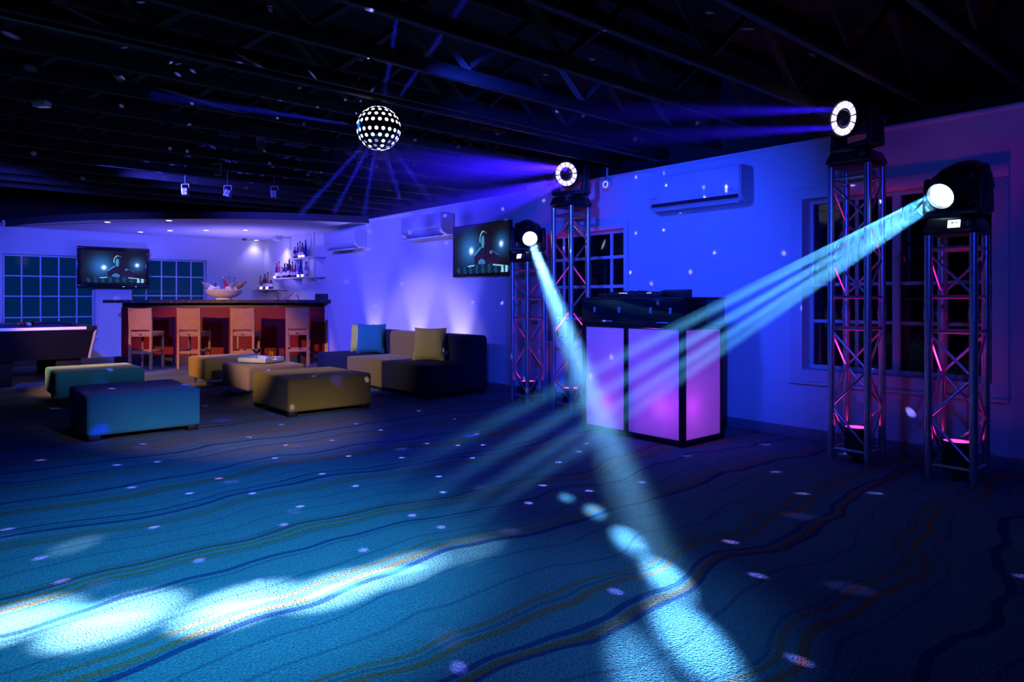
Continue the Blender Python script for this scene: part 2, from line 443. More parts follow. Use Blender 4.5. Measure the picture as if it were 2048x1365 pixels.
def haze_fan(loc, targets, r0, r1s, m, label):
    """one plume wrapping a fan of beams"""
    bm = bmesh.new(); a = Vector(loc)
    mid = sum((Vector(t_) for t_ in targets), Vector()) / len(targets)
    for c_, rr, ax in [(a, r0, mid - a)] + [(Vector(t_), r_, Vector(t_) - a) for t_, r_ in zip(targets, r1s)]:
        q = ax.to_track_quat('Z', 'Y').to_matrix()
        for i in range(14):
            p = c_ + q @ Vector((math.cos(2 * PI * i / 14), math.sin(2 * PI * i / 14), 0)) * rr
            p.z = max(p.z, .02); bm.verts.new(p)
    r = bmesh.ops.convex_hull(bm, input=bm.verts)
    bmesh.ops.delete(bm, geom=[v for v in r['geom_interior'] if isinstance(v, bmesh.types.BMVert)], context='VERTS')
    mb = MB(); mb.bm = bm
    return tag(mb.build('haze', m), label, 'haze', 'haze lit by light beams', 'stuff')

# ---------------------------------------------------------------- lighting towers
def tower(px, py, h, joint, label):
    t = thing('truss_tower', label, 'truss', (px, py, 0))
    a = .13; R = .0255
    cs = [(-a, -a), (a, -a), (a, a), (-a, a)]
    for (x, y) in cs:
        g = MB().tube((x, y, .03), (x, y, h), R, 14).build('leg', M_alu, t)
        MB().tube((x, y, 0), (x, y, .03), .016, 10).build('foot_pin', M_alu, g)
        if joint:
            MB().tube((x, y, joint - .045), (x, y, joint + .045), R + .004, 14).tube((x, y, joint - .006), (x, y, joint + .006), R + .009, 14).tube((x + .02, y, joint - .02), (x + .045, y, joint - .02), .006, 6).build('coupler', M_alu, g)
    zs = [.09, h - .09]
    if joint: zs += [joint - .115, joint + .115]
    for i in range(4):
        (x0, y0), (x1, y1) = cs[i], cs[(i + 1) % 4]
        for z in zs: MB().tube((x0, y0, z), (x1, y1, z), .0125, 8).build('cross_bar', M_alu, t)
        secs = [(.12, h - .12)] if not joint else [(.12, joint - .13), (joint + .13, h - .12)]
        for (za, zb) in secs:
            mb = MB()
            n = max(1, round((zb - za) / .255)); dz = (zb - za) / n
            for k in range(n):
                p, q = ((x0, y0), (x1, y1)) if (k + i) % 2 == 0 else ((x1, y1), (x0, y0))
                mb.tube((*p, za + k * dz), (*q, za + (k + 1) * dz), .0095, 8)
            mb.build('lattice', M_alu, t)
    MB().box(-.15, .15, -.15, .15, h, h + .008, .002).build('top_plate', M_blackm, t)
    return t

T1 = W(.188, 7.945); T2 = W(.633, 7.335); T3 = W(2.57, 5.09); T4 = W(2.99, 4.585)
HS, HT = 1.63, 2.185
tower(T1.x, T1.y, HS, 1.10, 'short aluminium truss tower beside the wall screen')
tower(T2.x, T2.y, HT, 0, 'tall aluminium truss tower next to the glowing dj booth')
tower(T3.x, T3.y, HT, 1.10, 'tall aluminium truss tower before the large dark window')
tower(T4.x, T4.y, HS, 1.10, 'short aluminium truss tower nearest the camera')

def par(px, py, label):
    t = thing('par_light', label, 'stage light', (px, py, 0), .3, 'uplights inside the truss towers')
    MB().lathe([(.060, .04), (.082, .06), (.086, .12), (.086, .23), (.092, .235), (.092, .25), (.082, .25), (.082, .238)], 24).build('housing', M_black, t)
    MB().lathe([(.0, .239), (.081, .239), (.078, .245), (.0, .246)], 24, cap=False).build('lens', M_parl, t)
    MB().box(-.10, -.092, -.02, .02, 0, .17, .002).box(.092, .10, -.02, .02, 0, .17, .002).box(-.10, .10, -.02, .02, 0, .008, .002).build('bracket', M_black, t)
    MB().tube((-.1, 0, .15), (-.085, 0, .15), .012, 8).tube((.085, 0, .15), (.1, 0, .15), .012, 8).build('knob', M_black, t)
    spot('par_lamp', (px, py, .262), (px, py, 3), 42, (1.0, .010, .38), 42, .7, .06)
par(T1.x, T1.y, 'pink uplight inside the short tower beside the wall screen')
par(T2.x, T2.y, 'pink uplight inside the tall tower next to the booth')
par(T3.x, T3.y, 'pink uplight inside the tall tower before the large window')
par(T4.x, T4.y, 'pink uplight inside the short tower nearest the camera')

def head(px, py, z0, aim, ring, label, zc=.32, disp=True):
    """moving head: base, yoke, tilting head looking along aim"""
    t = thing('moving_head_light', label, 'stage light', (px, py, z0))
    d = Vector(aim).normalized()
    MB().box(-.18, .18, -.165, .165, .008, .105, .022, 3, top=(.84, .8)).box(-.15, .15, -.14, .14, 0, .02, .004).build('base', M_black, t)
    if disp:
        # menu display on the face towards the dance floor
        e = MB().box(-.036, .036, -.004, .004, -.026, .026, .002)
        f = Vector((-.82, -.57, 0)) * 0
        M = Matrix.Translation((-.168, -.03, .055)) @ Matrix.Rotation(-PI / 2, 4, 'Z') @ Matrix.Rotation(math.radians(-14), 4, 'X')
        dp = e.xf(M).build('display', M_disp if not ring else M_gloss, t)
        if not ring:
            mb = MB()
            for s_ in (-1, 1): mb.box(-.010, .010, -.0052, -.004, -.0018, .0018, 0, rot=Matrix.Rotation(s_ * .75, 3, 'Y'))
            for k in range(4): mb.box(.012 + k * .006, .016 + k * .006, -.0052, -.004, -.0015, .0035, 0)
            mb.xf(M @ Matrix.Translation((-.008, 0, .006))).build('logo', M_black, dp)
        for (a_, b_) in ((.06, -.005), (.074, -.005), (.088, -.005), (.074, .009), (.074, -.019)):
            MB().box(a_, a_ + .009, -.006, .003, b_, b_ + .009, .001).xf(M).build('button', M_acg, t)
    az = math.atan2(d.y, d.x)
    Rz = Matrix.Rotation(az, 4, 'Z')
    mb = MB().lathe([(.085, .10), (.085, .125)], 24)
    for s_ in (-1, 1):
        mb.box(-.075, .075, s_ * .178 - .024, s_ * .178 + .024, .125, zc + .075, .02, 3, top=(.72, 1))
    mb.box(-.085, .085, -.185, .185, .118, .165, .016, 2)
    mb.xf(Rz).build('yoke', M_black, t)
    q = d.to_track_quat('Z', 'Y').to_matrix().to_4x4()
    Mh = Matrix.Translation((0, 0, zc)) @ q
    if ring:
        mb = MB().lathe([(.06, -.20), (.10, -.185), (.118, -.12), (.122, 0), (.135, .06), (.142, .10), (.142, .125), (.13, .125), (.128, .115), (.0, .115)], 32, cap=False)
        mb.lathe([(.0, -.20), (.06, -.20)], 32, cap=False)
        h = mb.xf(Mh).build('head', M_black, t)
        for k in range(12):
            a0, a1 = 2 * PI * k / 12 + .05, 2 * PI * (k + 1) / 12 - .05
            vs = []; n = 5
            for zz, ins in ((.116, 0), (.124, .004)):
                for (rr, sg) in ((.124 - ins, 1), (.074 + ins, -1)):
                    for i in range(n):
                        a = a0 + (a1 - a0) * (i / (n - 1) if sg > 0 else 1 - i / (n - 1)); vs.append((rr * math.cos(a), rr * math.sin(a), zz))
            m2 = 2 * n
            fs = [tuple(range(m2, 2 * m2))] + [(i, (i + 1) % m2, m2 + (i + 1) % m2, m2 + i) for i in range(m2)]
            MB().poly(vs, fs).xf(Mh).build('led_cell', M_led_b, h)
        MB().lathe([(.0, .118), (.066, .117), (.06, .128), (.04, .136), (.0, .14)], 24, cap=False).xf(Mh).build('center_lens', M_gloss, h)
    else:
        mb = MB().lathe([(.0, -.22), (.08, -.22), (.125, -.19), (.145, -.10), (.148, .02), (.132, .10), (.105, .145), (.098, .19), (.086, .195), (.080, .17), (.0, .17)], 32, cap=False)
        mb.box(-.15, .15, -.10, .10, -.17, .05, .035, 3)
        h = mb.xf(Mh).build('head', M_black, t)
        MB().lathe([(.0, .171), (.079, .171), (.07, .186), (.04, .194), (.0, .197)], 28, cap=False).xf(Mh).build('lens', M_lens_w, h)
        MB().poly([(-.02, -.149, .02), (.05, -.149, .08), (-.035, -.149, .085), (-.02, -.152, .02), (.05, -.152, .08), (-.035, -.152, .085)], [(0, 1, 2), (3, 5, 4), (0, 3, 4, 1), (1, 4, 5, 2), (2, 5, 3, 0)]).xf(Mh).build('badge', M_silver, h)
    return t, Vector((px, py, z0 + zc)), d

# landing points of the beams on the carpet
P = [fl(30, 1243), fl(225, 1240), fl(470, 1214), fl(668, 1180), fl(800, 1142)]
Pw = [3600, 5600, 6200, 6000, 4200]
Q = [(1331, 1155, 1.0, 3.1), (1380, 1272, 1.1, 3.9), (1258, 1082, .55, 3.0), (1190, 1024, .2, 2.2), (1133, 996, .13, 1.5), (1285, 1345, .25, 3.6)]
zb = HS + .008
h4, p4, d4 = head(T4.x, T4.y, zb, P[2] - Vector((T4.x, T4.y, zb + .32)), False, 'lit moving head beam light on the short tower nearest the camera')
q0 = fl(1331, 1158)
h1, p1, d1 = head(T1.x, T1.y, zb, q0 - Vector((T1.x, T1.y, zb + .32)), False, 'lit moving head beam light on the short tower beside the screen')
zt = HT + .008
a3 = Vector((-.90, .42, -.10)); a2 = W(-.515, -.857, 0) + Vector((0, 0, -.22))
h3, p3, d3 = head(T3.x, T3.y, zt, a3, True, 'ring-lit moving head on the tall tower before the large window', .36)
h2, p2, d2 = head(T2.x, T2.y, zt, a2, True, 'ring-lit moving head on the tall tower next to the booth', .36)

CY = (.09, .45, 1.0)
CYL = (.16, .54, 1.0)
l4 = p4 + d4 * .205
ax4 = ((P[4] - l4).normalized() - (P[1] - l4).normalized()).normalized()
for i, (p, w) in enumerate(zip(P, Pw)):
    spot('beam_lamp', l4 + ax4 * (.017 * (i - 2.5)), p, w * 17, CY, 1.45 if i else 2.6, 1.0, .022)
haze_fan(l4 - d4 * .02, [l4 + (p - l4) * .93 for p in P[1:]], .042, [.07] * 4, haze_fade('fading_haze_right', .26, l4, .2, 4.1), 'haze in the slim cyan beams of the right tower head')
l1 = p1 + d1 * .205
ax1 = ((fl(1380, 1272) - l1).normalized() - (fl(1258, 1082) - l1).normalized()).normalized()
for i, (u, v, w, deg) in enumerate(Q):
    spot('beam_lamp', l1 + ax1 * (0, .024, -.024, -.03, -.035, .03)[i], fl(u, v), 52000 * w, CYL, deg * .66, .9, .04)
Lq = [l1 + (fl(u, v) - l1) * .96 for (u, v, w, dg) in Q[:3]]
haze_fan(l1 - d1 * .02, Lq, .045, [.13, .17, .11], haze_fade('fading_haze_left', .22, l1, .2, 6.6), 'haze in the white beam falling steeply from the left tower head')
# added lamps with no fixture, widening the white patches where the beams land
lp = Vector((-1.6, 2.0, 2.5))
for (u, v, w, deg) in ((30, 1246, 4200, 8), (225, 1240, 6500, 8.5), (470, 1214, 7500, 7.5), (668, 1180, 6500, 6.5), (795, 1142, 3600, 6), (925, 1104, 1000, 5), (150, 1092, 500, 4)):
    spot('patch_fill', lp, fl(u, v), w * 1.25, (.42, .78, 1.0), deg * .9, 1.0, .02)
# wide cyan washes of the dance floor from lamps above it
spot('floor_wash', (.6, .8, 2.55), fl(450, 1125), 1100, (.03, .46, 1.0), 48, 1.0, .05)
spot('floor_wash', (2.0, .9, 2.55), fl(1080, 1230), 150, (.05, .32, 1.0), 46, 1.0, .05)
# violet fans of the two ring heads
BV = (.025, .006, 1.0)
for (pp, dv, ln, r1, lab, pw, sp_) in ((p2, d2, 3.2, .50, 'blue haze fanning left from the ring head by the booth', 7500, 4.5), (p3, d3, 2.5, .26, 'blue haze fanning left from the ring head by the large window', 1700, 1.6)):
    q = dv.to_track_quat('Z', 'Y').to_matrix()
    src = pp + dv * .16
    for k in range(4):
        a = .6 + k * PI / 2; off = q @ Vector((math.cos(a) * .09, math.sin(a) * .09, 0))
        spot('ring_lamp', src + off, src + dv * 4 + off * sp_, pw, BV, 9 if r1 > .3 else 6, .8, .02)
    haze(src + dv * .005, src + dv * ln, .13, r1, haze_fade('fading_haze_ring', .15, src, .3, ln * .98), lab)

# ---------------------------------------------------------------- mirror-style led ball
bp_ = at(757.5, 257, 4.76); RB = .15
t = thing('disco_ball', 'black disco ball dotted with glowing white lenses under the ceiling pipe', 'disco ball', bp_)
MB().lathe([(max(.0005, RB * math.cos(a)), RB * math.sin(a)) for a in [(-90 + 7.5 * i) * PI / 180 for i in range(25)]], 48).build('shell', M_gloss, t)
mbd = MB()
view = (Vector((0, 0, HC)) - bp_).normalized()
for row, lat in enumerate((-80, -63, -46, -29, -12, 12, 29, 46, 63, 80)):
    n = max(3, round(20 * math.cos(math.radians(lat))))
    for k in range(n):
        lon = 2 * PI * (k + .5 * (row % 2)) / n
        d = Vector((math.cos(math.radians(lat)) * math.cos(lon), math.cos(math.radians(lat)) * math.sin(lon), math.sin(math.radians(lat))))
        M = Matrix.Translation(d * (RB - .001)) @ d.to_track_quat('Z', 'Y').to_matrix().to_4x4()
        pr_ = [(.0128, .0005), (.009, .003), (.0001, .0035)]
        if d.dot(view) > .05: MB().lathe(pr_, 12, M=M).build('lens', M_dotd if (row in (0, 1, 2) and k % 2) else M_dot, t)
        else: mbd.lathe(pr_, 12, M=M)
mbd.build('lens', M_dot, t)['kind'] = 'stuff'
MB().tube((0, 0, RB - .01), (0, 0, 2.60 - bp_.z), .012, 10).lathe([(.03, RB - .004), (.03, RB + .02)], 16).build('hanger', M_black, t)
tag(MB().tube((-2.0, bp_.y, 2.605), (5.6, bp_.y, 2.605), .022, 12).build('ceiling_pipe', M_blackm), 'thin black pipe crossing the ceiling above the disco ball', 'pipe')
mbp = None

def dot_lamp(name, loc, power, scale, thr, sign):
    """a many-lens projector: the light is cut into small round dots by direction"""
    l = bpy.data.lights.new(name, 'POINT'); l.energy = power; l.color = (.22, .20, 1.0); l.shadow_soft_size = .004
    l.use_nodes = True; nt = l.node_tree; N, L = nt.nodes, nt.links
    em = next(n for n in N if n.type == 'EMISSION')
    tc = N.new('ShaderNodeTexCoord'); sp = N.new('ShaderNodeSeparateXYZ'); L.new(tc.outputs['Normal'], sp.inputs[0])
    ab = N.new('ShaderNodeMath'); ab.operation = 'ABSOLUTE'; L.new(sp.outputs['Z'], ab.inputs[0])
    ad = N.new('ShaderNodeMath'); ad.operation = 'ADD'; ad.inputs[1].default_value = 1.0; L.new(ab.outputs[0], ad.inputs[0])
    vd = N.new('ShaderNodeVectorMath'); vd.operation = 'DIVIDE'; L.new(tc.outputs['Normal'], vd.inputs[0])
    cb = N.new('ShaderNodeCombineXYZ')
    for k in range(3): L.new(ad.outputs[0], cb.inputs[k])
    L.new(cb.outputs[0], vd.inputs[1])
    vo = N.new('ShaderNodeTexVoronoi'); vo.voronoi_dimensions = '2D'; vo.feature = 'F1'; vo.inputs['Scale'].default_value = scale; vo.inputs['Randomness'].default_value = .8
    L.new(vd.outputs[0], vo.inputs['Vector'])
    mr = N.new('ShaderNodeMapRange'); mr.inputs['From Min'].default_value = thr; mr.inputs['From Max'].default_value = thr * .45; mr.clamp = True
    L.new(vo.outputs['Distance'], mr.inputs['Value']); L.new(mr.outputs[0], em.inputs['Strength'])
    o = bpy.data.objects.new(name, l); C.objects.link(o); o.location = loc
    return o
dot_lamp('ball_projector', (bp_.x, bp_.y, bp_.z - .19), 1700, 9.0, .052, -1)
dot_lamp('ball_projector_up', (bp_.x - .2, bp_.y, bp_.z + .06), 170, 5.0, .06, 1)
BL = (.06, .08, 1.0)
for i, (u, v, c2) in enumerate(((800, 0, 4.2), (950, -30, 4.2), (300, 190, 4.4), (600, 430, 5.0), (668, 425, 5.2), (728, 430, 5.4), (800, 400, 5.0), (860, 400, 5.3))):
    tg = at(u, v, c2); dd = (tg - bp_).normalized(); s0 = bp_ + dd * (RB + .02)
    L_ = (tg - s0).length
    spot('ball_beam', s0, tg, 1100 if i > 1 else 1100, (.014, .018, 1.0), 3.2, .9, .006)
    haze(s0, tg, .012, .012 + L_ * math.tan(math.radians(1.8)), M_hazet, 'faint blue haze ray streaming from the dotted disco ball', seg=10)

# ---------------------------------------------------------------- dj booth
bx0, bx1, by0, by1 = 4.645, 5.24, 3.25, 4.36
t = thing('dj_booth', 'black framed dj booth with glowing purple panels against the long wall', 'dj booth', (bx0, by0, 0))
wx, wy = bx1 - bx0, by1 - by0
ZP0, ZP1, ZTOP = .05, .945, 1.215
for (x, y) in ((.02, .02), (wx - .02, .02), (.02, wy - .02), (wx - .02, wy - .02), (.02, wy * .535)):
    MB().box(x - .022, x + .022, y - .022, y + .022, 0, ZTOP - .005, .004).build('post', M_blackm, t)
mb = MB()
for z in (.0, .955):
    mb.box(.002, .036, .04, wy - .04, z, z + .05 - .02 * (z > .5), .003).box(.04, wx - .04, .002, .036, z, z + .05 - .02 * (z > .5), .003)
    mb.box(wx - .036, wx - .002, .04, wy - .04, z, z + .03, .003).box(.04, wx - .04, wy - .036, wy - .002, z, z + .03, .003)
mb.build('rail', M_blackm, t)
ym = wy * .535
MB().box(.012, .016, ym + .022, wy - .042, ZP0, ZP1).build('panel', M_scrim, t, smooth=False)
MB().box(.012, .016, .042, ym - .022, ZP0, ZP1).build('panel', M_scrim, t, smooth=False)
MB().box(.05, wx - .042, .012, .016, ZP0, ZP1).build('panel', M_scrim, t, smooth=False)
MB().box(-.005, wx + .005, -.005, wy + .005, .985, 1.20, .006).build('upper_case', M_gloss, t)
MB().box(-.012, wx + .012, -.012, wy + .012, 1.20, 1.218, .004).build('table_top', M_black, t)
for y in (.12, .32, .66, .95): MB().box(-.013, -.004, y - .012, y + .012, 1.08, 1.13, .003).build('latch', M_silver, t)
for y in (.2, .8): MB().box(-.014, -.004, y - .06, y + .06, 1.0, 1.012, .003).build('handle', M_silver, t)
MB().box(.1, wx - .1, .1, wy - .1, .96, .985).build('inner_shelf', M_blackm, t)
MB().box(wx - .02, wx - .012, .03, wy - .03, .03, .98).box(.03, wx - .03, wy - .02, wy - .012, .03, .98).build('back_panel', M_blackm, t)  # unseen black sheets added to keep the booth lamps from leaking
for (yy, pw, zz, xx) in ((.24, 9, .30, .12), (.82, 9, .27, .12)):
    lamp('POINT', 'booth_lamp', (bx0 + xx, by0 + yy, zz), pw, (.72, .10, 1.0), shadow_soft_size=.05)
lamp('POINT', 'booth_lamp', (bx0 + .15, by0 + .12, .32), 5, (.8, .04, 1.0), shadow_soft_size=.05)
lamp('POINT', 'booth_lamp', (bx0 + .36, by0 + .6, .72), 20, (.30, .09, 1.0), shadow_soft_size=.08)
# deck on the booth
t = thing('dj_controller', 'low black dj mixer deck with knobs on the booth top', 'dj controller', (bx0 + .10, by0 + .30, 1.218))
MB().box(0, .32, 0, .70, 0, .035, .005).build('body', M_black, t)
random.seed(3)
for i in range(10):
    for j in range(3): MB().tube((.06 + j * .09, .26 + i * .028, .035), (.06 + j * .09, .26 + i * .028, .05 + random.random() * .012), .008, 8).build('knob', M_black, t)
MB().lathe([(.0, .035), (.085, .035), (.085, .047), (.07, .05), (.0, .05)], 24, (.17, .12, 0), cap=False).build('jog_wheel', M_blackm, t)
MB().lathe([(.0, .035), (.085, .035), (.085, .047), (.07, .05), (.0, .05)], 24, (.17, .60, 0), cap=False).build('jog_wheel', M_blackm, t)
MB().box(.02, .05, .40, .47, .035, .039, .001).box(.02, .05, .13, .16, .035, .039, .001).build('pad', M_disp, t)
t = thing('media_player', 'raised slanted black media player at the back of the booth top', 'media player', (bx0 + .492, by0 + .32, 1.219))
MB().poly([(-.06, 0, 0), (.1, 0, 0), (.1, .30, 0), (-.06, .30, 0), (-.03, 0, .045), (.1, 0, .07), (.1, .30, .07), (-.03, .30, .045)], [(3, 2, 1, 0), (4, 5, 6, 7), (0, 1, 5, 4), (1, 2, 6, 5), (2, 3, 7, 6), (3, 0, 4, 7)]).build('body', M_black, t, smooth=False)
MB().box(-.062, -.045, .05, .25, .016, .036, .002).build('display', M_gloss, t)

# ---------------------------------------------------------------- air conditioners
def aircon(y0, y1, z0, z1, label, style):
    t = thing('air_conditioner', label, 'air conditioner', (XW, y0, z0), 0, 'split units on the long wall')
    w, h, d = y1 - y0, z1 - z0, .22
    prof = [(0, 0), (-d * .55, 0), (-d * .86, h * .10), (-d, h * .26), (-d, h * .93), (-d * .93, h), (0, h)]
    vs = [(x, 0, z) for x, z in prof] + [(x, w, z) for x, z in prof]; n = len(prof)
    fs = [tuple(range(n)), tuple(reversed(range(n, 2 * n)))] + [(i, (i + 1) % n, n + (i + 1) % n, n + i) for i in range(n)]
    mb = MB().poly(vs, fs); bmesh.ops.bevel(mb.bm, geom=[e for e in mb.bm.edges], offset=.008, segments=2, affect='EDGES', clamp_overlap=True)
    mb.build('body', M_ac, t)
    MB().box(-d - .006, -d + .012, .012, w - .012, h * .27, h * .95, .004).build('front_panel', M_ac, t)
    s = math.atan2(h * .16, d * .14)
    if style == 'slot':
        R = Matrix.Translation((-d * .93, 0, h * .19)) @ Matrix.Rotation(-s, 4, 'Y')
        MB().box(-.028, .028, .03, w - .05, -.008, .006, .002).xf(R).build('air_outlet', M_acd, t)
        R2 = Matrix.Translation((-d * .70, 0, h * .035)) @ Matrix.Rotation(-.28, 4, 'Y')
        MB().box(-.035, .035, .03, w - .04, -.008, .004, .003).xf(R2).build('flap', M_ac, t)
        MB().box(-d - .0072, -d - .0055, w - .11, w - .04, h * .34, h * .36, 0).build('maker_mark', M_acg, t)
        MB().box(-d - .0072, -d - .0055, .06, .12, h * .34, h * .355, 0).build('maker_mark', M_acg, t)
    else:
        R2 = Matrix.Translation((-d * .62, 0, h * .04)) @ Matrix.Rotation(-.30, 4, 'Y')
        g = MB().box(-.075, .075, .05, w - .06, -.016, .004, .003).xf(R2).build('air_outlet', M_acg, t)
        mb = MB()
        for k in range(9):
            yy = .12 + (w - .24) * k / 8; mb.box(-.04, .04, yy - .012, yy + .012, -.019, -.014, .002)
        mb.xf(R2).build('vane', M_acd, g)
        MB().box(-.10, -.076, .02, w - .03, -.02, .0, .004).xf(R2).build('flap', M_white, t)
def acpos(u0, u1, vtop, vbot, ufix):
    x = XW - .2
    a, b = rw(u1, 400, x).y, rw(u0, 400, x).y
    return a, b, rw(ufix, vbot, x).z, rw(ufix, vtop, x).z
a = acpos(1297, 1483, 327, 402, 1483); aircon(a[0], a[1], a[2], min(a[3], 2.44), 'large wall air conditioner above the dj booth', 'slot')
a = acpos(804, 884, 424, 468, 884); aircon(a[0], a[1], a[2], min(a[3], 2.535), 'wall air conditioner just left of the wall screen', 'vane')
a = acpos(650, 712, 459, 494, 712); aircon(a[0], a[1], a[2], min(a[3], 2.44), 'farthest wall air conditioner under the soffit end', 'vane')

# small fittings on the long wall
p = rw(1216, 370); t = thing('wall_alarm', 'round white alarm sounder with a lit ring high on the wall', 'alarm', (XW, p.y, p.z))
RY = Matrix.Rotation(-PI / 2, 4, 'Y')
MB().lathe([(.0, 0), (.075, 0), (.075, .02), (.06, .04), (.0, .045)], 28, cap=False).xf(RY).build('body', M_ac, t)
MB().lathe([(.03, .041), (.036, .041), (.036, .047), (.03, .047), (.03, .041)], 28, cap=False).xf(RY).build('lit_ring', M_ledring, t)
MB().tube((-.012, 0, .07), (-.012, 0, ZT - p.z + .1), .012, 8).build('conduit', M_ac, t)
p = rw(1079, 377); t = thing('emergency_light', 'small white emergency light box at the top of the wall', 'emergency light', (XW, p.y, p.z - .02))
MB().box(-.07, 0, -.15, .15, -.05, .08, .012).build('body', M_ac, t)
for s_ in (-1, 1): MB().lathe([(.0, 0), (.04, 0), (.045, .03), (.0, .035)], 16, cap=False).xf(Matrix.Translation((-.07, s_ * .08, 0)) @ RY).build('lamp_head', M_ac, t)

# ---------------------------------------------------------------- screens
def picture(X, Y):
    ax = 1.78
    def g(cx, cy, s): return math.exp(-(((X - cx) * ax) ** 2 + (Y - cy) ** 2) / (s * s))
    r, gr, b = .006, .005, .006
    h1_, h2_ = g(.31, .52, .27), g(.865, .577, .17)
    c1, c2 = g(.345, .485, .055), g(.865, .577, .045)
    r += .02 * h1_ + .015 * h2_; gr += .16 * h1_ + .13 * h2_; b += .55 * h1_ + .42 * h2_
    r += 1.2 * (c1 + c2); gr += 1.4 * (c1 + c2); b += 1.6 * (c1 + c2)
    def ell(cx, cy, rx, ry): return ((X - cx) / rx) ** 2 + ((Y - cy) / ry) ** 2
    dark = (.012, .006, .03)
    # hair, body, arms
    def inhair():
        if ell(.575, .68, .062, .15) < 1: return True
        return .55 < X < .545 + .12 + (.75 - Y) * .1 and .3 < Y < .7 and X > .57
    sh = .60 - .9 * abs(X - .565) if X > .565 else .58 - 1.3 * abs(X - .53)
    body = .40 < X < .82 and Y < min(.55, max(0, sh)) and Y > .1
    if body: r, gr, b = .015, .008, .045
    if body and Y > sh - .045 and X < .52: r, gr, b = .02, .30, .75
    if body and sh - .012 < Y and X > .70: r, gr, b = .12, .18, .4
    if inhair(): r, gr, b = dark
    if ell(.553, .645, .028, .125) < 1: r, gr, b = .03, .30 - .15 * (X > .565), .62 - .25 * (X > .565)
    if .9 < ell(.57, .69, .068, .16) < 1.25 and X < .56 and Y > .63: r, gr, b = .35, .6, .85
    if .9 < ell(.57, .69, .066, .155) < 1.1 and .56 <= X < .61 and Y > .7: r, gr, b = .12, .2, .4
    if ell(.53, .24, .06, .075) < 1 and math.sin(X * 140) * math.cos(Y * 90) > -.4: r, gr, b = .04, .22, .6
    if ell(.69, .43, .02, .03) < 1: r, gr, b = .03, .25, .6
    # deck along the bottom
    top = .15 + .06 * math.sin((X - .08) * 3.4)
    if .07 < X < .995 and Y < top and Y > .035 + max(0, .12 - X) * .6:
        n = math.sin(X * 91) * math.sin(Y * 120 + X * 37) + .7 * math.sin(X * 213 + Y * 40) + .4 * math.cos(X * 57)
        q = max(0, n) * .55
        r, gr, b = .03 * q, .22 * q, .55 * q
        if Y > top - .025 and (.28 < X < .40 or .72 < X < .9): r, gr, b = .3, .55, .9
        if abs(X - .885) < .022 - (Y - .05) * .05 or abs(X - .95) < .02: r, gr, b = .25, .65, .85
    if Y < .03: r, gr, b = .002, .002, .004
    return (max(r, .001), max(gr, .001), max(b, .001))
def screen_mesh(name, w, h, parent, M, nx=220, ny=124):
    vs, fs, cols = [], [], []
    for j in range(ny + 1):
        for i in range(nx + 1):
            vs.append((-w / 2 + w * i / nx, 0, h * j / ny - h / 2)); cols.append(picture(i / nx, j / ny))
    for j in range(ny):
        for i in range(nx):
            a_ = j * (nx + 1) + i; fs.append((a_, a_ + 1, a_ + nx + 2, a_ + nx + 1))
    me = bpy.data.meshes.new(name); me.from_pydata(vs, [], fs); me.transform(M)
    at_ = me.color_attributes.new('picture', 'FLOAT_COLOR', 'POINT')
    at_.data.foreach_set('color', [x for c_ in cols for x in (*c_, 1)])
    me.materials.append(M_scr)
    o = bpy.data.objects.new(name, me); C.objects.link(o); o.parent = parent
    o['label'] = 'screen showing a dj in headphones at a deck in blue light'
    return o
# bezelled set on the back wall
xa, xb = bw(152, 535).x, bw(296, 535).x
zt_, zb_ = bw(152, 492.5).z, bw(152, 577).z
t = thing('television', 'thick bezel television between the two back wall windows', 'television', ((xa + xb) / 2, YW - .07, (zt_ + zb_) / 2))
w_, h_ = xb - xa, zt_ - zb_
f = .065
mb = MB().box(-w_ / 2, w_ / 2, -.05, -.04 + .05, h_ / 2 - f, h_ / 2, .008).box(-w_ / 2, w_ / 2, -.05, .01, -h_ / 2, -h_ / 2 + f * 1.45, .008)
mb.box(-w_ / 2, -w_ / 2 + f, -.05, .01, -h_ / 2 + f, h_ / 2 - f, .006).box(w_ / 2 - f, w_ / 2, -.05, .01, -h_ / 2 + f, h_ / 2 - f, .006)
mb.build('bezel', M_gloss, t)
MB().box(-w_ / 2 + .02, w_ / 2 - .02, .0, .03, -h_ / 2 + .02, h_ / 2 - .02, .01).build('back_cover', M_black, t)
MB().box(-.2, .2, .03, .07, -.2, .2, .004).build('wall_bracket', M_blackm, t)
screen_mesh('screen', w_ - 2 * f, h_ - f * 2.45, t, Matrix.Translation((0, -.012, f * .225)))
MB().box(.14, .17, -.0515, -.05, -h_ / 2 + .035, -h_ / 2 + .042).box(.36, .38, -.0515, -.05, -h_ / 2 + .035, -h_ / 2 + .042).build('indicator', M_disp, t)
# slim set on the long wall
ya, yb = rw(1028, 500).y, rw(913, 500).y
zt_, zb_ = rw(970, 447.5).z, rw(970, 553).z
t = thing('television', 'slim frameless television on the long wall beside a truss tower', 'television', (XW - .045, (ya + yb) / 2, (zt_ + zb_) / 2))
w_, h_ = yb - ya, zt_ - zb_
RZ = Matrix.Rotation(-PI / 2, 4, 'Z')
MB().box(-.02, .02, -w_ / 2, w_ / 2, -h_ / 2, h_ / 2, .004).build('case', M_gloss, t)
screen_mesh('screen', w_ - .024, h_ - .03, t, Matrix.Translation((-.0212, 0, .004)) @ Matrix.Rotation(-PI / 2, 4, 'Z'))
MB().box(.02, .045, -.2, .2, -.15, .15, .003).build('wall_bracket', M_blackm, t)

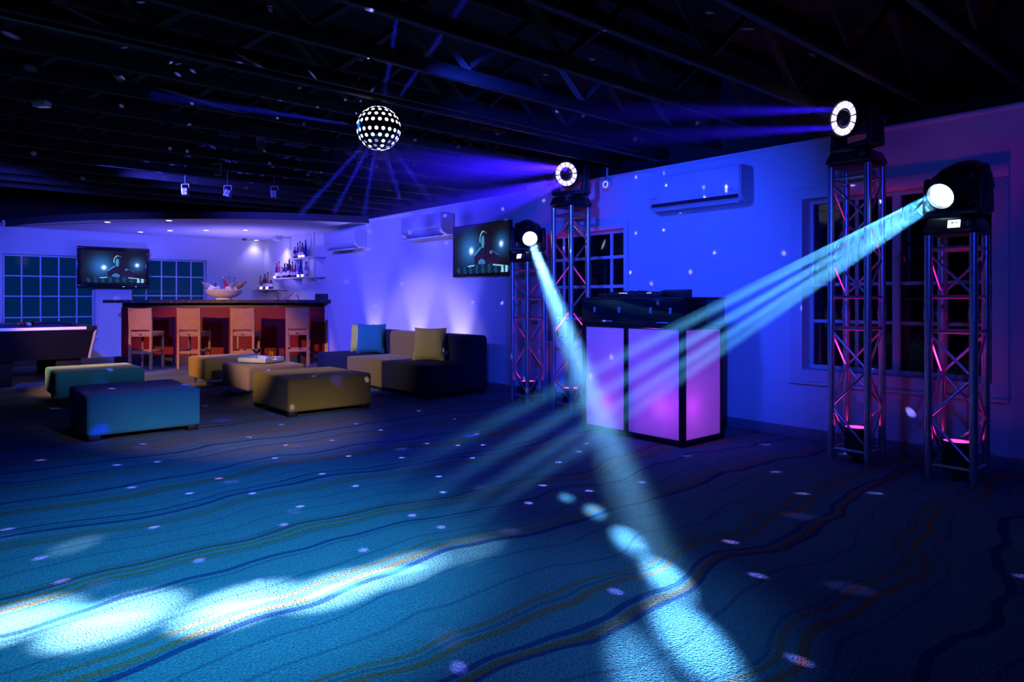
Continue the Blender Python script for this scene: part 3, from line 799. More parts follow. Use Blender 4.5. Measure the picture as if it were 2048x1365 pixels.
# ---------------------------------------------------------------- bar
def arc(off, n=22, r0=-7.03, bow=.22):
    """bar line in plan, off = distance towards the bartender; ends on the long wall"""
    out = []
    rend = None
    for i in range(n + 1):
        s_ = i / n
        r = r0 + (-3.5 - r0) * s_; c = 12.28 + .56 * s_ - bow * 4 * s_ * (1 - s_) * .5 + off
        out.append((r, c))
    pts = [W(r, c) for r, c in out]
    # run the last point onto the wall
    a_, b_ = pts[-2], pts[-1]; k = (XW - .002 - a_.x) / (b_.x - a_.x)
    pts = [p_ for p_ in pts[:-1] if p_.x < XW - .03] + [a_ + (b_ - a_) * k]
    return pts
t = thing('bar_counter', 'long red timber bar with a black granite counter top', 'bar', W(-7.03, 12.28))
o0 = W(-7.03, 12.28); inv = Matrix.Translation((-o0.x, -o0.y, 0))
def strip(offa, offb, z0, z1, r0a=-7.03):
    A, B = arc(offa, r0=r0a), arc(offb, r0=r0a)
    mb = MB().prism([(p_.x, p_.y) for p_ in A] + [(p_.x, p_.y) for p_ in reversed(B)], z0, z1)
    return mb.xf(inv)
strip(0, .06, .17, 1.06).build('front_panel', M_red, t)
strip(-.03, .06, 0, .17, -7.14).build('plinth', M_black, t)
strip(.03, .09, 1.06, 1.135).build('dark_band', M_black, t)  # plain black band between front panel and counter top
mb = strip(-.24, .40, 1.135, 1.19, -7.22)
mb.build('counter_top', M_gran, t)
A, B = W(-7.03, 12.34), W(-7.03, 12.68)
MB().prism([(A.x, A.y), (B.x, B.y), (B.x + .05 * K, B.y - .05 * S), (A.x + .05 * K, A.y - .05 * S)], .0, 1.135).xf(inv).build('end_panel', M_black, t)
strip(.40, .86, .84, .88, -6.4).build('sink_ledge', M_silver, t)
strip(.80, .86, .0, .84, -6.4).build('back_panel', M_black, t)
pb = at(646, 592, 12.75)
e1, e2 = W((630 - CX) / F * 12.72, 12.72), W((659 - CX) / F * 12.72, 12.72)
dx = (e2 - e1).normalized(); nx_ = Vector((-dx.y, dx.x, 0))
e2 = e1 + dx * ((XW - .01 - e1.x) / dx.x)
q_ = [e1, e2, e2 + nx_ * .04, e1 + nx_ * .04]; q_ = [Vector((min(v.x, XW - .004), v.y, 0)) for v in q_]
MB().prism([(v.x, v.y) for v in q_], 1.19, 1.302).xf(inv).build('end_upstand', M_gran, t)

# faucet behind the counter
p = at(577, 592, 13.05); t = thing('faucet', 'curved chrome faucet rising behind the bar counter', 'faucet', (p.x, p.y, .88))
pts = [Vector((0, 0, 0)), Vector((0, 0, .30))] + [W(.10 - .10 * math.cos(a_), 0, 0) + Vector((0, 0, .30 + .13 * math.sin(a_))) for a_ in [PI * i / 10 for i in range(11)]] + [W(.20, 0, 0) + Vector((0, 0, .24))]
MB().path(pts, .011, 10).build('spout', M_chrome, t)
MB().lathe([(.028, 0), (.028, .02), (.016, .05), (.014, .05)], 16).build('base', M_chrome, t)
MB().tube((0, 0, .06), W(-.06, 0, 0) + Vector((0, 0, .1)), .006, 8).build('handle', M_chrome, t)

# ---------------------------------------------------------------- bar stools
def make_stool():
    t = thing('bar_stool', 'x', 'bar stool', (0, 0, 0), 0, 'woven stools along the bar')
    hw = .197
    # back panel with a slightly dipped top, bowed backwards
    n = 8; vs = []; fs = []
    for k in range(2):
        for i in range(n + 1):
            x = -hw + 2 * hw * i / n; b_ = .018 * (1 - (2 * i / n - 1) ** 2)
            for z in (.685, 1.055 - .010 * (1 - (2 * i / n - 1) ** 2)):
                vs.append((x, -.215 - b_ + (.035 if k else 0) - (z - .66) * .06, z))
    m_ = 2 * (n + 1)
    for i in range(n):
        a_ = 2 * i
        fs += [(a_, a_ + 2, a_ + 3, a_ + 1), (m_ + a_, m_ + a_ + 1, m_ + a_ + 3, m_ + a_ + 2), (a_, m_ + a_, m_ + a_ + 2, a_ + 2), (a_ + 1, a_ + 3, m_ + a_ + 3, m_ + a_ + 1)]
    fs += [(0, 1, m_ + 1, m_), (2 * n, m_ + 2 * n, m_ + 2 * n + 1, 2 * n + 1)]
    MB().poly(vs, fs).build('backrest', M_wicker, t)
    s_ = MB().box(-hw + .001, hw - .001, -.205, .205, .565, .65, .014, 3).build('seat', M_wicker, t)
    MB().box(-.022, .022, -.2085, -.204, .588, .612, .001).build('maker_plate', M_black, s_)
    for sx in (-1, 1):
        x = sx * (hw - .021)
        g = MB().poly([(x + a_ * .019, -.20 + b_ * .02 + oy, z) for (z, oy) in ((.02, -.015), (.66, 0), (.70, -.006)) for (a_, b_) in ((-1, -1), (1, -1), (1, 1), (-1, 1))],
                      [(3, 2, 1, 0), (8, 9, 10, 11)] + [(4 * k + i, 4 * k + (i + 1) % 4, 4 * k + 4 + (i + 1) % 4, 4 * k + 4 + i) for k in range(2) for i in range(4)]).build('leg', M_wicker, t, smooth=False)
        MB().tube((x, -.215, 0), (x, -.215, .024), .014, 10).build('foot_cap', M_chrome, g)
        g = MB().box(x - .018, x + .018, .165, .201, .02, .57, .004, 1).build('leg', M_wicker, t)
        MB().tube((x, .183, 0), (x, .183, .024), .014, 10).build('foot_cap', M_chrome, g)
    MB().box(-hw + .04, hw - .04, -.222, -.194, .275, .325, .004).build('stretcher', M_wicker, t)
    MB().box(-hw + .04, hw - .04, .168, .198, .275, .325, .004).build('stretcher', M_wicker, t)
    for sx in (-1, 1): MB().box(sx * (hw - .02) - .014, sx * (hw - .02) + .014, -.19, .17, .29, .33, .004).build('stretcher', M_wicker, t)
    return t
st = make_stool()
spots_ = [(281, 11.52, 0, 'woven bar stool at the left end of the bar, nearest the pool table'), (378, 11.55, 0, 'woven bar stool second from the left end of the bar'), (482, 11.62, 7, 'woven bar stool below the bowl of iced bottles, second from the wall'), (589, 12.02, 13, 'woven bar stool at the wall end of the bar, nearest the sofa')]
for i, (u, c, yaw, lab) in enumerate(spots_):
    o = st if i == 0 else copy_tree(st)
    q = W((u - CX) / F * c, c)
    fw = Vector((S, K, 0)); 
    o.location = (q.x + fw.x * .21, q.y + fw.y * .21, 0); o.rotation_euler = (0, 0, -TH + math.radians(yaw)); o['label'] = lab

# ---------------------------------------------------------------- ottomans and sofa
def ottoman(x0, x1, y0, y1, z0, m, label, chrome):
    cx, cy = (x0 + x1) / 2, (y0 + y1) / 2
    t = thing('ottoman', label, 'ottoman', (cx, cy, 0), 0, 'cube seats around the lounge')
    a_, b_ = (x1 - x0) / 2, (y1 - y0) / 2
    mb = MB().box(-a_, a_, -b_, b_, z0, .39, .032, 4)
    for v in mb.bm.verts:
        if v.co.z > .33: v.co.z += .012 * max(0, 1 - (v.co.x / a_) ** 2) * max(0, 1 - (v.co.y / b_) ** 2)
    mb.build('cushion_body', m, t)
    for sx in (-1, 1):
        for sy in (-1, 1):
            if chrome: MB().tube((sx * (a_ - .07), sy * (b_ - .08), 0), (sx * (a_ - .07), sy * (b_ - .08), z0 + .02), .02, 12).build('leg', M_chrome, t)
            else: MB().box(sx * (a_ - .06) - .045, sx * (a_ - .06) + .045, sy * (b_ - .06) - .045, sy * (b_ - .06) + .045, 0, z0 + .02, .004).build('leg', M_black, t)
    return t
ottoman(1.05, 1.95, 6.62, 7.54, .045, M_teal, 'teal ottoman on block feet, nearest the camera', False)
ottoman(1.13, 2.02, 8.98, 9.86, .10, M_teal, 'teal ottoman on chrome legs beside the pool table', True)
ottoman(2.81, 3.76, 6.69, 7.68, .045, M_olive, 'large mustard ottoman in front of the sofa', False)
ottoman(2.94, 3.66, 8.18, 9.10, .10, M_pink, 'mauve ottoman carrying the white drinks tray', True)
ottoman(2.90, 3.80, 9.68, 10.42, .10, M_olive, 'mustard ottoman near the bar stools behind the mauve one', True)

def sofa(y0, y1, m, label):
    t = thing('sofa_module', label, 'sofa', (5.03, (y0 + y1) / 2, 0), 0, 'sectional sofa modules along the wall')
    b_ = (y1 - y0) / 2 - .004
    MB().box(-.50, .22, -b_, b_, .045, .40, .03, 4).build('seat', m, t)
    mb = MB().box(.18, .47, -b_, b_, .045, .74, .05, 5); mb.build('backrest', m, t)
    for sx in (-.42, .40):
        for sy in (-1, 1): MB().box(sx - .045, sx + .045, sy * (b_ - .07) - .045, sy * (b_ - .07) + .045, 0, .05, .004).build('foot', M_black, t)
sofa(6.80, 7.83, M_navy, 'navy sofa section at the end nearest the camera')
sofa(7.83, 8.78, M_olive, 'mustard sofa section in the middle of the sofa')
sofa(8.78, 9.74, M_navy, 'navy sofa section at the far end by the bar')

def cushion(x, y, size, m, label, yaw, lean, th=.14, roll=0):
    t = MB(); n = 14; vs = []; fs = []
    for side in (1, -1):
        for j in range(n + 1):
            for i in range(n + 1):
                a_, b_ = 2 * i / n - 1, 2 * j / n - 1
                pin = 1 - .07 * (1 - abs(a_) ** 2) * abs(b_) ** 6
                pin2 = 1 - .07 * (1 - abs(b_) ** 2) * abs(a_) ** 6
                h_ = (max(0, 1 - a_ ** 4) * max(0, 1 - b_ ** 4)) ** .6
                wr = .006 * math.sin(a_ * 5 + b_ * 3) * h_
                vs.append((a_ * size / 2 * pin2, side * (h_ * th / 2 + wr * side), size / 2 + b_ * size / 2 * pin))
        o_ = 0 if side == 1 else (n + 1) ** 2
        for j in range(n):
            for i in range(n):
                k = o_ + j * (n + 1) + i; fs.append((k, k + 1, k + n + 2, k + n + 1))
    t.poly(vs, fs); bmesh.ops.remove_doubles(t.bm, verts=t.bm.verts, dist=.0006)
    o = t.build('cushion', m); o.location = (x, y, .402); o.rotation_euler = (lean, roll, yaw)
    return tag(o, label, 'cushion', 'cushions on the sofa')
cushion(4.98, 7.40, .44, M_olivec, 'olive cushion leaning on the nearest navy section', math.radians(-52), math.radians(-14))
cushion(5.02, 8.98, .44, M_tealc, 'teal cushion beside the mustard backrest', math.radians(-48), math.radians(-10))
cushion(5.07, 9.33, .42, M_lime, 'lime cushion partly behind the teal one', math.radians(-62), math.radians(-8), roll=-.03)

# tray with two drinks
tc_ = Vector((3.30, 8.70, .403)); ang = math.radians(29)
t = thing('serving_tray', 'white square tray on the mauve ottoman', 'tray', tc_, ang)
a_, b_ = .18, .215
MB().box(-a_, a_, -b_, b_, 0, .012, .002).build('bottom', M_white, t)
mb = MB().box(-a_, -a_ + .012, -b_, b_, .0, .058, .002).box(a_ - .012, a_, -b_, b_, .0, .058, .002)
mb.build('side', M_white, t)
for sy in (-1, 1):
    y0_, y1_ = (b_ - .012, b_) if sy > 0 else (-b_, -b_ + .012)
    MB().box(-a_ + .012, a_ - .012, y0_, y1_, 0, .028, .001).box(-a_ + .012, -.05, y0_, y1_, .028, .044, .001).box(.05, a_ - .012, y0_, y1_, .028, .044, .001).box(-a_ + .012, a_ - .012, y0_, y1_, .044, .058, .001).build('handle_side', M_white, t)
M_glass = M_pane
M_green = mat('green_cocktail', (.14, .50, .03), .3)
M_orange = mat('orange_cocktail', (.9, .26, .02), .3)
p = fl(513, 722, .415); t = thing('martini_glass', 'martini glass of green cocktail on the white tray', 'glass', (p.x, p.y, .416))
MB().lathe([(.036, 0), (.036, .003), (.006, .008), (.0042, .03), (.0042, .075), (.008, .082), (.058, .142), (.0565, .142), (.007, .084)], 24).build('bowl', M_glass, t)
MB().lathe([(.0005, .0845), (.051, .1355), (.0005, .1365)], 24, cap=False).build('drink', M_green, t)
for (du, lab) in ((541, 'slim glass of orange drink at the tray corner'), (545.5, 'slim glass of orange drink just right of its twin')):
    p = fl(du, 721.5 if du < 543 else 722.5, .415); t = thing('shot_glass', lab, 'glass', (p.x, p.y, .416), 0, 'slim glasses on the tray')
    MB().lathe([(.018, 0), (.018, .012), (.008, .024), (.025, .14), (.0235, .14), (.007, .03)], 20).build('glass', M_glass, t)
    MB().lathe([(.0005, .031), (.0072, .032), (.0205, .118), (.0005, .119)], 20, cap=False).build('drink', M_orange, t)
p = fl(521, 723, .415); tag(MB().box(-.028, .028, -.02, .02, 0, .006, .001).build('drink_card', M_ac, loc=(p.x + .03, p.y - .02, .416)), 'small pale card lying beside the martini glass', 'card')

# ---------------------------------------------------------------- pool table
px0, px1, py0, py1 = .50, 1.90, 11.24, 13.86
t = thing('pool_table', 'black pool table with blue felt and silver trim', 'pool table', ((px0 + px1) / 2, (py0 + py1) / 2, 0))
a_, b_ = (px1 - px0) / 2, (py1 - py0) / 2
MB().box(-a_ + .10, a_ - .10, -b_ + .10, b_ - .10, .74, .785).build('felt_bed', M_felt, t)
for (x0, x1, y0, y1) in ((-a_, a_, -b_, -b_ + .13), (-a_, a_, b_ - .13, b_), (-a_, -a_ + .13, -b_ + .13, b_ - .13), (a_ - .13, a_, -b_ + .13, b_ - .13)):
    MB().box(x0, x1, y0, y1, .76, .82, .010, 2).build('rail', M_black, t)
mb = MB()
mb.box(-a_ + .12, a_ - .12, -b_ - .006, -b_ + .012, .775, .815, .003)
mb.box(a_ - .012, a_ + .006, -b_ + .12, b_ - .12, .775, .815, .003)
mb.build('edge_strip', M_white, t)
for (x, y) in ((-1, -1), (-1, 0), (1, -1), (-1, 1), (1, 0), (1, 1)):
    xx, yy = x * (a_ - .06), y * (b_ - .06)
    MB().lathe([(.075, .748), (.08, .815), (.08, .8235), (.052, .8235), (.052, .79)], 20, (xx, yy, 0)).build('pocket', M_gloss, t)
MB().box(-a_ + .01, a_ - .01, -b_ + .01, b_ - .01, .76, .36, .004, 1, top=(1, 1)).build('cabinet', M_lam, t)
cab = [o for o in C.objects if o.parent == t and o.name.startswith('cabinet')][0]
for v in cab.data.vertices:
    if v.co.z < .5: v.co.x *= .93; v.co.y *= .86
for sx in (-1, 1):
    for sy in (-1, 1):
        MB().tube((sx * (a_ - .006), sy * (b_ - .006), .765), (sx * (a_ - .006) * .93, sy * (b_ - .006) * .86, .36), .022, 4).build('corner_trim', M_silver, t)
        MB().box(sx * (a_ - .30) - .15, sx * (a_ - .30) + .15, sy * (b_ - .42) - .17, sy * (b_ - .42) + .17, 0, .37, .01, 2).build('leg', M_lam, t)
ballc = {'white': (.8, .78, .72), 'yellow': (.85, .5, .04), 'red': (.6, .03, .03), 'maroon': (.3, .02, .03), 'orange': (.8, .2, .03), 'purple': (.15, .03, .25), 'black': (.01, .01, .01), 'green': (.02, .2, .06), 'blue': (.02, .05, .4)}
bl = [(59, 653.2, 'white', 'white cue ball at the front of the cluster'), (55.5, 652.0, 'yellow', 'yellow ball touching the cue ball'), (37, 652.2, 'orange', 'orange ball at the left end of the cluster'), (44, 652.6, 'red', 'red ball second from the left in the cluster'), (49.5, 651.0, 'maroon', 'maroon ball behind the red one'), (65, 650.8, 'black', 'black ball right of the cue ball'), (70, 650.4, 'red', 'red ball near the right end of the cluster'), (73.5, 650.0, 'purple', 'purple ball at the right end of the cluster')]
balls = []
for (u, v, cn, lab) in bl:
    p = fl(u, v, .785)
    for _ in range(20):
        mv = Vector((0, 0, 0))
        for q in balls:
            d = p - q; d.z = 0
            if d.length < .0575: mv += d.normalized() * (.0576 - d.length) if d.length > 1e-5 else Vector((.01, 0, 0))
        p = p + mv
        if mv.length < 1e-5: break
    balls.append(p)
    prof = [(max(.0003, .0285 * math.cos(a_)), .0285 * math.sin(a_)) for a_ in [(-90 + 15 * i) * PI / 180 for i in range(13)]]
    o = MB().lathe(prof, 20).build('billiard_ball', mat('ball_' + cn, ballc[cn], .12, var=.02)); o.location = (p.x, p.y, .786 + .0285)
    tag(o, lab, 'ball', 'billiard balls on the pool table')

# ---------------------------------------------------------------- bottles
PROF = {
 'wine': [(.036, 0), (.038, .01), (.038, .19), (.030, .225), (.014, .25), (.013, .31)],
 'round': [(.040, 0), (.042, .01), (.042, .17), (.036, .195), (.015, .215), (.014, .28)],
 'slim': [(.026, 0), (.028, .008), (.026, .20), (.020, .24), (.012, .26), (.012, .35)],
 'cone': [(.052, 0), (.053, .008), (.030, .20), (.014, .30), (.012, .36)],
 'squat': [(.046, 0), (.048, .01), (.048, .12), (.034, .145), (.016, .155), (.016, .19)],
}
BC = {'pink': (.75, .08, .25), 'red': (.55, .03, .06), 'navy': (.02, .02, .12), 'blue': (.01, .04, .5), 'clear': (.6, .62, .8), 'amber': (.6, .2, .06), 'black': (.015, .012, .03), 'plum': (.2, .03, .15)}
def bmat(c): return mat('bottle_' + c, BC[c], .1, var=.05, trans=.55 if c in ('clear', 'pink', 'blue', 'amber') else .0, spec=.6)
def bottle(loc, kind, col, sc, label, group, M=None, capc='black', lab_=True):
    t = thing('bottle', label, 'bottle', loc, 0, group)
    pr = [(r * sc, z * sc) for r, z in PROF[kind]]; hz = pr[-1][1]
    R = M or Matrix.Identity(4)
    MB().lathe(pr, 16).xf(R).build('glass_body', bmat(col), t)
    rn = pr[-1][0]
    MB().lathe([(rn + .001, hz - .03 * sc), (rn + .0015, hz + .004), (rn - .002, hz + .008)], 12).xf(R).build('cap', mat('cap_' + capc, BC.get(capc, (.5, .5, .5)), .3, var=.05), t)
    if lab_ and kind != 'cone':
        r1 = pr[1][0] + .0008
        MB().lathe([(r1, .05 * sc), (r1, .12 * sc)], 16, cap=False).xf(R).build('paper_label', M_ceram, t)
    return t

def shelf(y0, y1, z, label, nbr=3):
    t = thing('wall_shelf', label, 'shelf', (XW, y0, z), 0, 'bottle shelves behind the bar')
    w_ = y1 - y0
    MB().box(-.25, -.002, 0, w_, -.022, 0, .003).build('board', M_white, t)
    for k in range(nbr):
        yy = .12 + (w_ - .24) * k / max(1, nbr - 1)
        MB().poly([(-.002, yy - .012, -.022), (-.20, yy - .012, -.022), (-.002, yy - .012, -.17), (-.002, yy + .012, -.022), (-.20, yy + .012, -.022), (-.002, yy + .012, -.17)], [(0, 1, 2), (3, 5, 4), (0, 3, 4, 1), (1, 4, 5, 2), (2, 5, 3, 0)]).build('bracket', M_white, t, smooth=False)
XS = XW - .13
def ry(u, x=XS): return rw(u, 500, x).y
z1_, z2_, z3_ = 1.415, 1.632, 2.005
shelf(ry(552, XW - .25), YW - .03, z1_, 'lowest bottle shelf, in the corner behind the bar', 2)
shelf(ry(626, XW - .25), ry(540, XW - .25) + .1, z2_, 'long middle bottle shelf behind the bar', 3)
shelf(ry(628, XW - .25), ry(588, XW - .25) + .30, z3_, 'short highest bottle shelf behind the bar', 2)
def cu(x): return 380 + x * 300 / 2048.0     # survey column of a bottle
G1, G2, G3 = 'bottles on the lowest shelf', 'bottles on the middle shelf', 'bottles on the highest shelf'
for (x, k, c, s_, lab) in ((925, 'slim', 'pink', 1.0, 'tall pink bottle first from the corner on the lowest shelf'), (962, 'slim', 'amber', .84, 'amber bottle second from the corner on the lowest shelf'), (992, 'wine', 'black', .62, 'small black bottle between amber and navy ones, lowest shelf'), (1021, 'wine', 'navy', 1.05, 'navy wine bottle on the lowest shelf'), (1062, 'slim', 'amber', 1.02, 'tall amber bottle near the open end of the lowest shelf'), (1105, 'squat', 'navy', .98, 'squat navy bottle at the open end of the lowest shelf')):
    bottle((XS, ry(cu(x)), z1_ + .001), k, c, s_, lab, G1)
for (x, k, c, s_, lab) in ((1187, 'wine', 'navy', 1.0, 'navy wine bottle at the corner end of the middle shelf'), (1217, 'slim', 'red', 1.0, 'tall red bottle beside the navy wine bottle, middle shelf'), (1252, 'round', 'clear', .82, 'clear round bottle right of the red bottle, middle shelf'), (1294, 'round', 'navy', 1.05, 'dark round bottle fourth along the middle shelf'), (1326, 'wine', 'plum', .92, 'plum bottle fifth along the middle shelf'), (1356, 'wine', 'black', 1.15, 'tall black bottle sixth along the middle shelf'), (1396, 'slim', 'pink', .92, 'pink bottle seventh along the middle shelf'), (1436, 'round', 'plum', .86, 'short plum bottle eighth along the middle shelf'), (1471, 'slim', 'clear', 1.02, 'slim clear bottle left of the blue cone, middle shelf'), (1511, 'cone', 'blue', .98, 'blue cone shaped bottle on the middle shelf'), (1590, 'round', 'clear', 1.02, 'clear bottle alone at the near end of the middle shelf')):
    bottle((XS, ry(cu(x)), z2_ + .001), k, c, s_, lab, G2)
for (x, k, c, s_, lab) in ((1431, 'round', 'navy', .82, 'short dark bottle at the corner end of the highest shelf'), (1470, 'slim', 'plum', .86, 'plum bottle second along the highest shelf'), (1500, 'slim', 'clear', .93, 'slim clear bottle third along the highest shelf'), (1539, 'wine', 'plum', .92, 'plum wine bottle beside the blue cone, highest shelf'), (1577, 'cone', 'blue', .92, 'blue cone shaped bottle on the highest shelf')):
    bottle((XS, ry(cu(x)), z3_ + .001), k, c, s_, lab, G3)
def tealight(u, z, lab, pw=.25):
    x = XW - .19
    p = Vector((x, ry(u, x), z + .001))
    o = MB().lathe([(.022, 0), (.026, .045), (.02, .048)], 14).build('tealight', M_candle); o.location = p
    tag(o, lab, 'candle', 'glowing tealights on the bottle shelves')
for (x, z, lab) in ((885, z1_, 'glowing tealight at the corner end of the lowest shelf'), (968, z1_, 'glowing tealight before the amber bottle, lowest shelf'), (1048, z1_, 'glowing tealight before the navy wine bottle, lowest shelf'), (1155, z2_, 'glowing tealight at the corner end of the middle shelf'), (1475, z2_, 'glowing tealight before the slim clear bottle, middle shelf'), (1532, z2_, 'glowing tealight beside the blue cone, middle shelf'), (1494, z3_, 'glowing tealight before the slim clear bottle, highest shelf'), (1541, z3_, 'glowing tealight before the plum wine bottle, highest shelf')):
    tealight(cu(x), z, lab)

# bowl of iced bottles on the counter
p = at(447.5, 598, 12.30); t = thing('ice_bowl', 'wide white footed bowl of ice on the bar counter', 'bowl', (p.x, p.y, 1.19))
MB().lathe([(.14, 0), (.14, .012), (.125, .03), (.20, .05), (.28, .10), (.322, .175), (.316, .18), (.275, .115), (.19, .066), (.002, .06)], 40, cap=False).build('bowl', M_ceram, t)
mb = MB(); random.seed(5)
for i in range(120):
    a_, rr = random.random() * 2 * PI, .27 * math.sqrt(random.random()); s_ = .018
    mb.box(-s_, s_, -s_, s_, -s_, s_, .004, 1, rot=Matrix.Rotation(random.random() * 3, 3, (random.random(), random.random(), 1)))
    for v in mb.bm.verts:
        if v.index == -1: pass
    vs_ = [v for v in mb.bm.verts if abs(v.co.x) < .06 and abs(v.co.y) < .06 and abs(v.co.z) < .05 and not v.tag]
    for v in vs_: v.co += Vector((rr * math.cos(a_), rr * math.sin(a_), .155 + .02 * random.random())) ; v.tag = True
M_ice = mat('ice', (.8, .82, .9), .2, trans=.4)
ice = mb.build('ice', M_ice, t, smooth=False); ice['kind'] = 'stuff'
BG = 'bottles chilling in the ice bowl'
def tilt(ax, deg, twist=0): return Matrix.Rotation(math.radians(deg), 4, ax)
rgt = Vector((K, -S, 0)); fwd = Vector((S, K, 0))
def inbowl(dr, df, deg, kind, col, sc, lab, capc, dz=.11):
    q = Vector((p.x, p.y, 1.19 + dz)) + rgt * dr + fwd * df
    bottle(q, kind, col, sc, lab, BG, Matrix.Rotation(math.radians(deg), 4, fwd), capc)
inbowl(-.10, -.05, -58, 'round', 'clear', 1.25, 'clear bottle lying far left over the bowl rim', 'navy', .14)
inbowl(-.13, .08, -18, 'squat', 'blue', .95, 'small blue bottle upright in the ice bowl', 'navy', .13)
inbowl(.08, .06, -22, 'wine', 'pink', 1.0, 'pink sparkling bottle standing tallest in the ice bowl', 'clear', .12)
inbowl(.08, -.06, 42, 'round', 'clear', .95, 'clear bottle tilted right in the ice bowl', 'clear', .15)
inbowl(.13, .04, 56, 'wine', 'amber', 1.0, 'bottle with a red cap leaning over the right rim', 'red', .15)

# small fittings at the bar
for k, (u, lab) in enumerate(((451.5, 'wall socket plate nearest the window'), (461, 'wall socket plate in the middle of three'), (470.5, 'wall socket plate nearest the corner'))):
    q = bw(u, 556); t = thing('socket_plate', lab, 'socket', (q.x, YW, q.z), 0, 'three plates on the back wall')
    MB().box(-.038, .038, -.008, 0, -.06, .06, .003).build('plate', M_ac, t); MB().box(-.012, .012, -.010, -.007, -.018, .018, .001).build('switch', M_acg, t)
q = fl(489, 484.5, 2.47) if False else at(489, 483, 14.2); t = thing('security_camera', 'small dome camera under the soffit above the bar', 'camera', (q.x, min(q.y, YW - .1), ZS))
MB().lathe([(.002, -.075), (.03, -.065), (.045, -.04), (.045, -.03)], 18).build('dome', M_gloss, t)
MB().lathe([(.06, -.032), (.062, 0)], 18).build('base', M_ac, t)
q = rw(580, 480); t = thing('wall_speaker', 'small white wall speaker on a bracket left of the highest shelf', 'speaker', (XW, q.y, q.z))
MB().box(-.015, 0, -.05, .05, -.2, .12, .004).build('back_plate', M_ac, t)
MB().tube((-.01, 0, .03), (-.24, .05, .03), .012, 8).build('arm', M_ac, t)
MB().box(-.33, -.19, -.05, .12, -.08, .10, .012, rot=Matrix.Rotation(.2, 3, 'Y')).build('cabinet', M_ac, t)

# recessed downlights in the soffit
dl = [(215, 444, 'downlight at the left front of the soffit'), (338, 441, 'downlight at the front of the soffit, right of the first'), (281, 464, 'downlight above the television corner of the soffit'), (340, 461, 'downlight behind the front middle one'), (412, 460.5, 'downlight above the left of the ice bowl'), (491, 460, 'downlight above the right of the ice bowl'), (510, 481, 'downlight tucked in the back corner of the soffit'), (549, 473, 'downlight nearest the bottle shelves')]
for i, (u, v, lab) in enumerate(dl):
    c = (ZS - HC) * F / (VH - v); q = W((u - CX) / F * c, c, ZS); q.y = min(q.y, YW - .12); q.x = min(q.x, XW - .12)
    t = thing('downlight', lab, 'downlight', q, 0, 'recessed lights in the bar soffit')
    MB().lathe([(.058, .001), (.062, -.006), (.045, -.006), (.045, .0)], 20, cap=False).build('trim_ring', M_ac, t)
    MB().lathe([(.0, -.003), (.045, -.003)], 20, cap=False).build('lens', M_down, t)
    spot('downlight_lamp', (q.x, q.y, ZS - .02), (q.x, q.y, 0), (70 if i in (4, 5, 7) else 16), (.36, .30, 1.0), 110, .8, .04)

# hanging stage lamps and the junction box among the trusses
hl = [(520, 290, 'hanging stage lamp in front, highest of the cluster'), (433, 342, 'hanging stage lamp upper left above the bar stools'), (369, 383, 'hanging stage lamp lowest left of the cluster'), (454, 386, 'tilted hanging stage lamp above the bar'), (548, 388, 'hanging stage lamp lowest right of the cluster'), (636, 360, 'hanging stage lamp left of the disco ball rays'), (717, 317, 'hanging stage lamp just below left of the disco ball')]
M_lampf = mat('frosted_lamp_face', (.2, .18, .19), .4)
for i, (u, v, lab) in enumerate(hl):
    zc = 2.48; c = (zc - HC) * F / (VH - v); q = W((u - CX) / F * c, c, zc)
    s_ = 15 * c / F
    t = thing('hanging_stage_lamp', lab, 'stage light', q, -TH, 'small stage lamps hung from the roof')
    R = Matrix.Rotation(.35 if i == 3 else 0, 4, 'Y')
    h_ = s_ * .5; w_ = s_ * .42
    MB().box(-w_, w_, 0, h_ * 1.3, -h_, h_, .004).xf(R).build('housing', M_black, t)
    mb = MB()
    for a_ in (-1, 1):
        for b_ in (-1, 1): mb.box(a_ * w_ * .46 - w_ * .4, a_ * w_ * .46 + w_ * .4, -.004, .004, b_ * h_ * .46 - h_ * .4, b_ * h_ * .46 + h_ * .4, .001)
    mb.xf(R).build('face', M_lampf, t)
    top = h_ * 2.0
    MB().path([(-w_ - .006, h_ * .4, 0), (-w_ - .006, h_ * .4, top), (w_ + .006, h_ * .4, top), (w_ + .006, h_ * .4, 0)], .005, 6).build('yoke', M_silver, t)
    MB().tube((0, h_ * .4, top), (0, h_ * .4, 3.32 - zc), .008, 6).build('drop_rod', M_black, t)
zc = 2.63; c = (zc - HC) * F / (VH - 210); q = W((83 - CX) / F * c, c, zc)
t = thing('junction_box', 'small pale junction box under the roof trusses', 'box', q, -TH)
MB().box(-.05, .05, -.04, .04, -.014, .03, .005).build('box', M_ac, t); MB().tube((0, 0, .03), (0, 0, 3.32 - zc), .008, 6).build('conduit', M_black, t)

# ---------------------------------------------------------------- room light
# wash on the long wall: three uplights on the floor behind the sofa, plus coloured floods across the room
for (u, w_) in ((748, 9), (836, 9), (922, 10)):
    q = rw(u, 600)
    spot('wall_uplight', (XW - .13, q.y, .10), (XW - .02, q.y, 2.5), w_ * 22, (.26, .22, 1.0), 50, .9, .03)
spot('blue_flood', (1.4, 8.6, 2.6), (XW, 9.9, 1.5), 1450, (.055, .06, 1.0), 84, .9, .1)
spot('blue_flood', (2.3, 3.4, 2.6), (XW, 4.7, 1.6), 560, (.014, .048, 1.0), 76, 1.0, .1)
spot('blue_flood', (1.5, 1.2, 1.9), (XW, 4.3, 1.0), 660, (.012, .045, 1.0), 52, 1.0, .1)  # added fill with no fixture, lifts the booth's shadow on the wall
spot('blue_flood', (0.2, 8.2, 2.45), (2.4, YW, .6), 1700, (.05, .075, 1.0), 52, .9, .1)
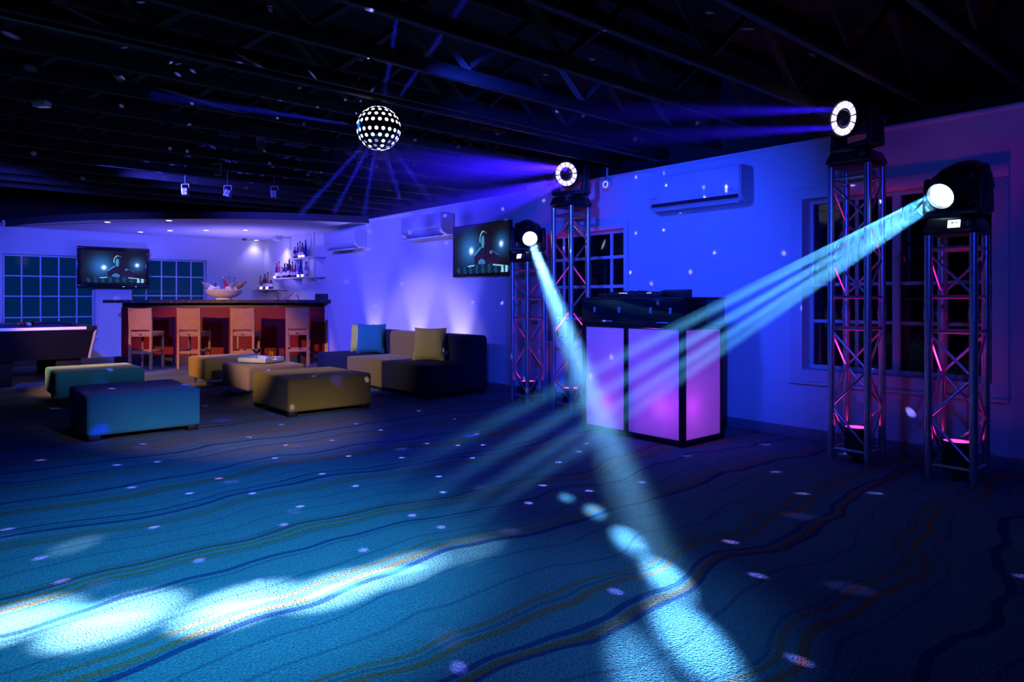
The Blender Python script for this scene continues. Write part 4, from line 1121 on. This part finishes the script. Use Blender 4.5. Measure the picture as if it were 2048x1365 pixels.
spot('soffit_fill', W(-5.2, 13.1, 1.25), W(-5.0, 13.4, 2.5), 150, (.20, .15, 1.0), 140, .8, .1)  # added unseen lamp behind the bar, tints the soffit violet
spot('floor_flood', (2.0, 5.0, 2.6), (2.2, 4.2, 0), 170, (.0, .05, 1.0), 150, 1.0, .2)
spot('soffit_fill', W(-6.6, 12.9, 1.3), W(-6.7, 12.7, 2.5), 60, (.10, .08, 1.0), 150, .8, .1)  # another added lamp, turns the left of the soffit blue
spot('blue_flood', (.3, -1.2, 2.6), (XW, 1.3, 1.5), 200, (.02, .05, 1.0), 46, 1.0, .1)  # weak fill added without a fixture, cools the pink near-end wall
# warm spots on the seating and the stools
k0 = W(-6.0, 4.6, 2.5); spot('stool_spot', k0, W(-5.2, 12.0, -.25), 1900, (1.0, .44, .17), 29, .5, .04)
spot('lounge_spot', (2.2, -.6, 2.9), (2.35, 8.6, .1), 2300, (.78, .68, .74), 24, .7, .05)
spot('sofa_spot', (-1.5, 6.5, 2.5), (5.0, 8.45, .35), 620, (1.0, .74, .42), 25, .6, .05)
spot('roof_graze', (-1.5, 5.3, 1.9), (-1.5, 5.3, 3.3), 90, (1.0, .6, .5), 125, .9, .05)

# dusk outside the back windows
w = bpy.data.worlds.new('dusk'); bpy.context.scene.world = w; w.use_nodes = True
bg = w.node_tree.nodes['Background']; bg.inputs[0].default_value = (0, .16, 1.0, 1); bg.inputs[1].default_value = .09

# ---------------------------------------------------------------- camera and view
cam = bpy.data.cameras.new('camera'); co = bpy.data.objects.new('camera', cam); C.objects.link(co)
cam.sensor_width = 36; cam.lens = F / 2048 * 36; cam.shift_y = -(682.5 - VH) / 2048; cam.clip_start = .05
co.location = (0, 0, HC); co.rotation_euler = (PI / 2, 0, -TH)
sc = bpy.context.scene; sc.camera = co
sc.view_settings.view_transform = 'Standard'; sc.view_settings.look = 'None'; sc.view_settings.gamma = 1; sc.view_settings.exposure = 0
sc.view_settings.use_curve_mapping = False
cy = sc.cycles
cy.use_denoising = True; cy.use_adaptive_sampling = False; cy.denoising_input_passes = 'RGB_ALBEDO_NORMAL'
cy.max_bounces = 6; cy.diffuse_bounces = 2; cy.glossy_bounces = 2; cy.transmission_bounces = 5; cy.transparent_max_bounces = 8; cy.volume_bounces = 0
cy.caustics_reflective = False; cy.caustics_refractive = False
cy.sample_clamp_indirect = 4
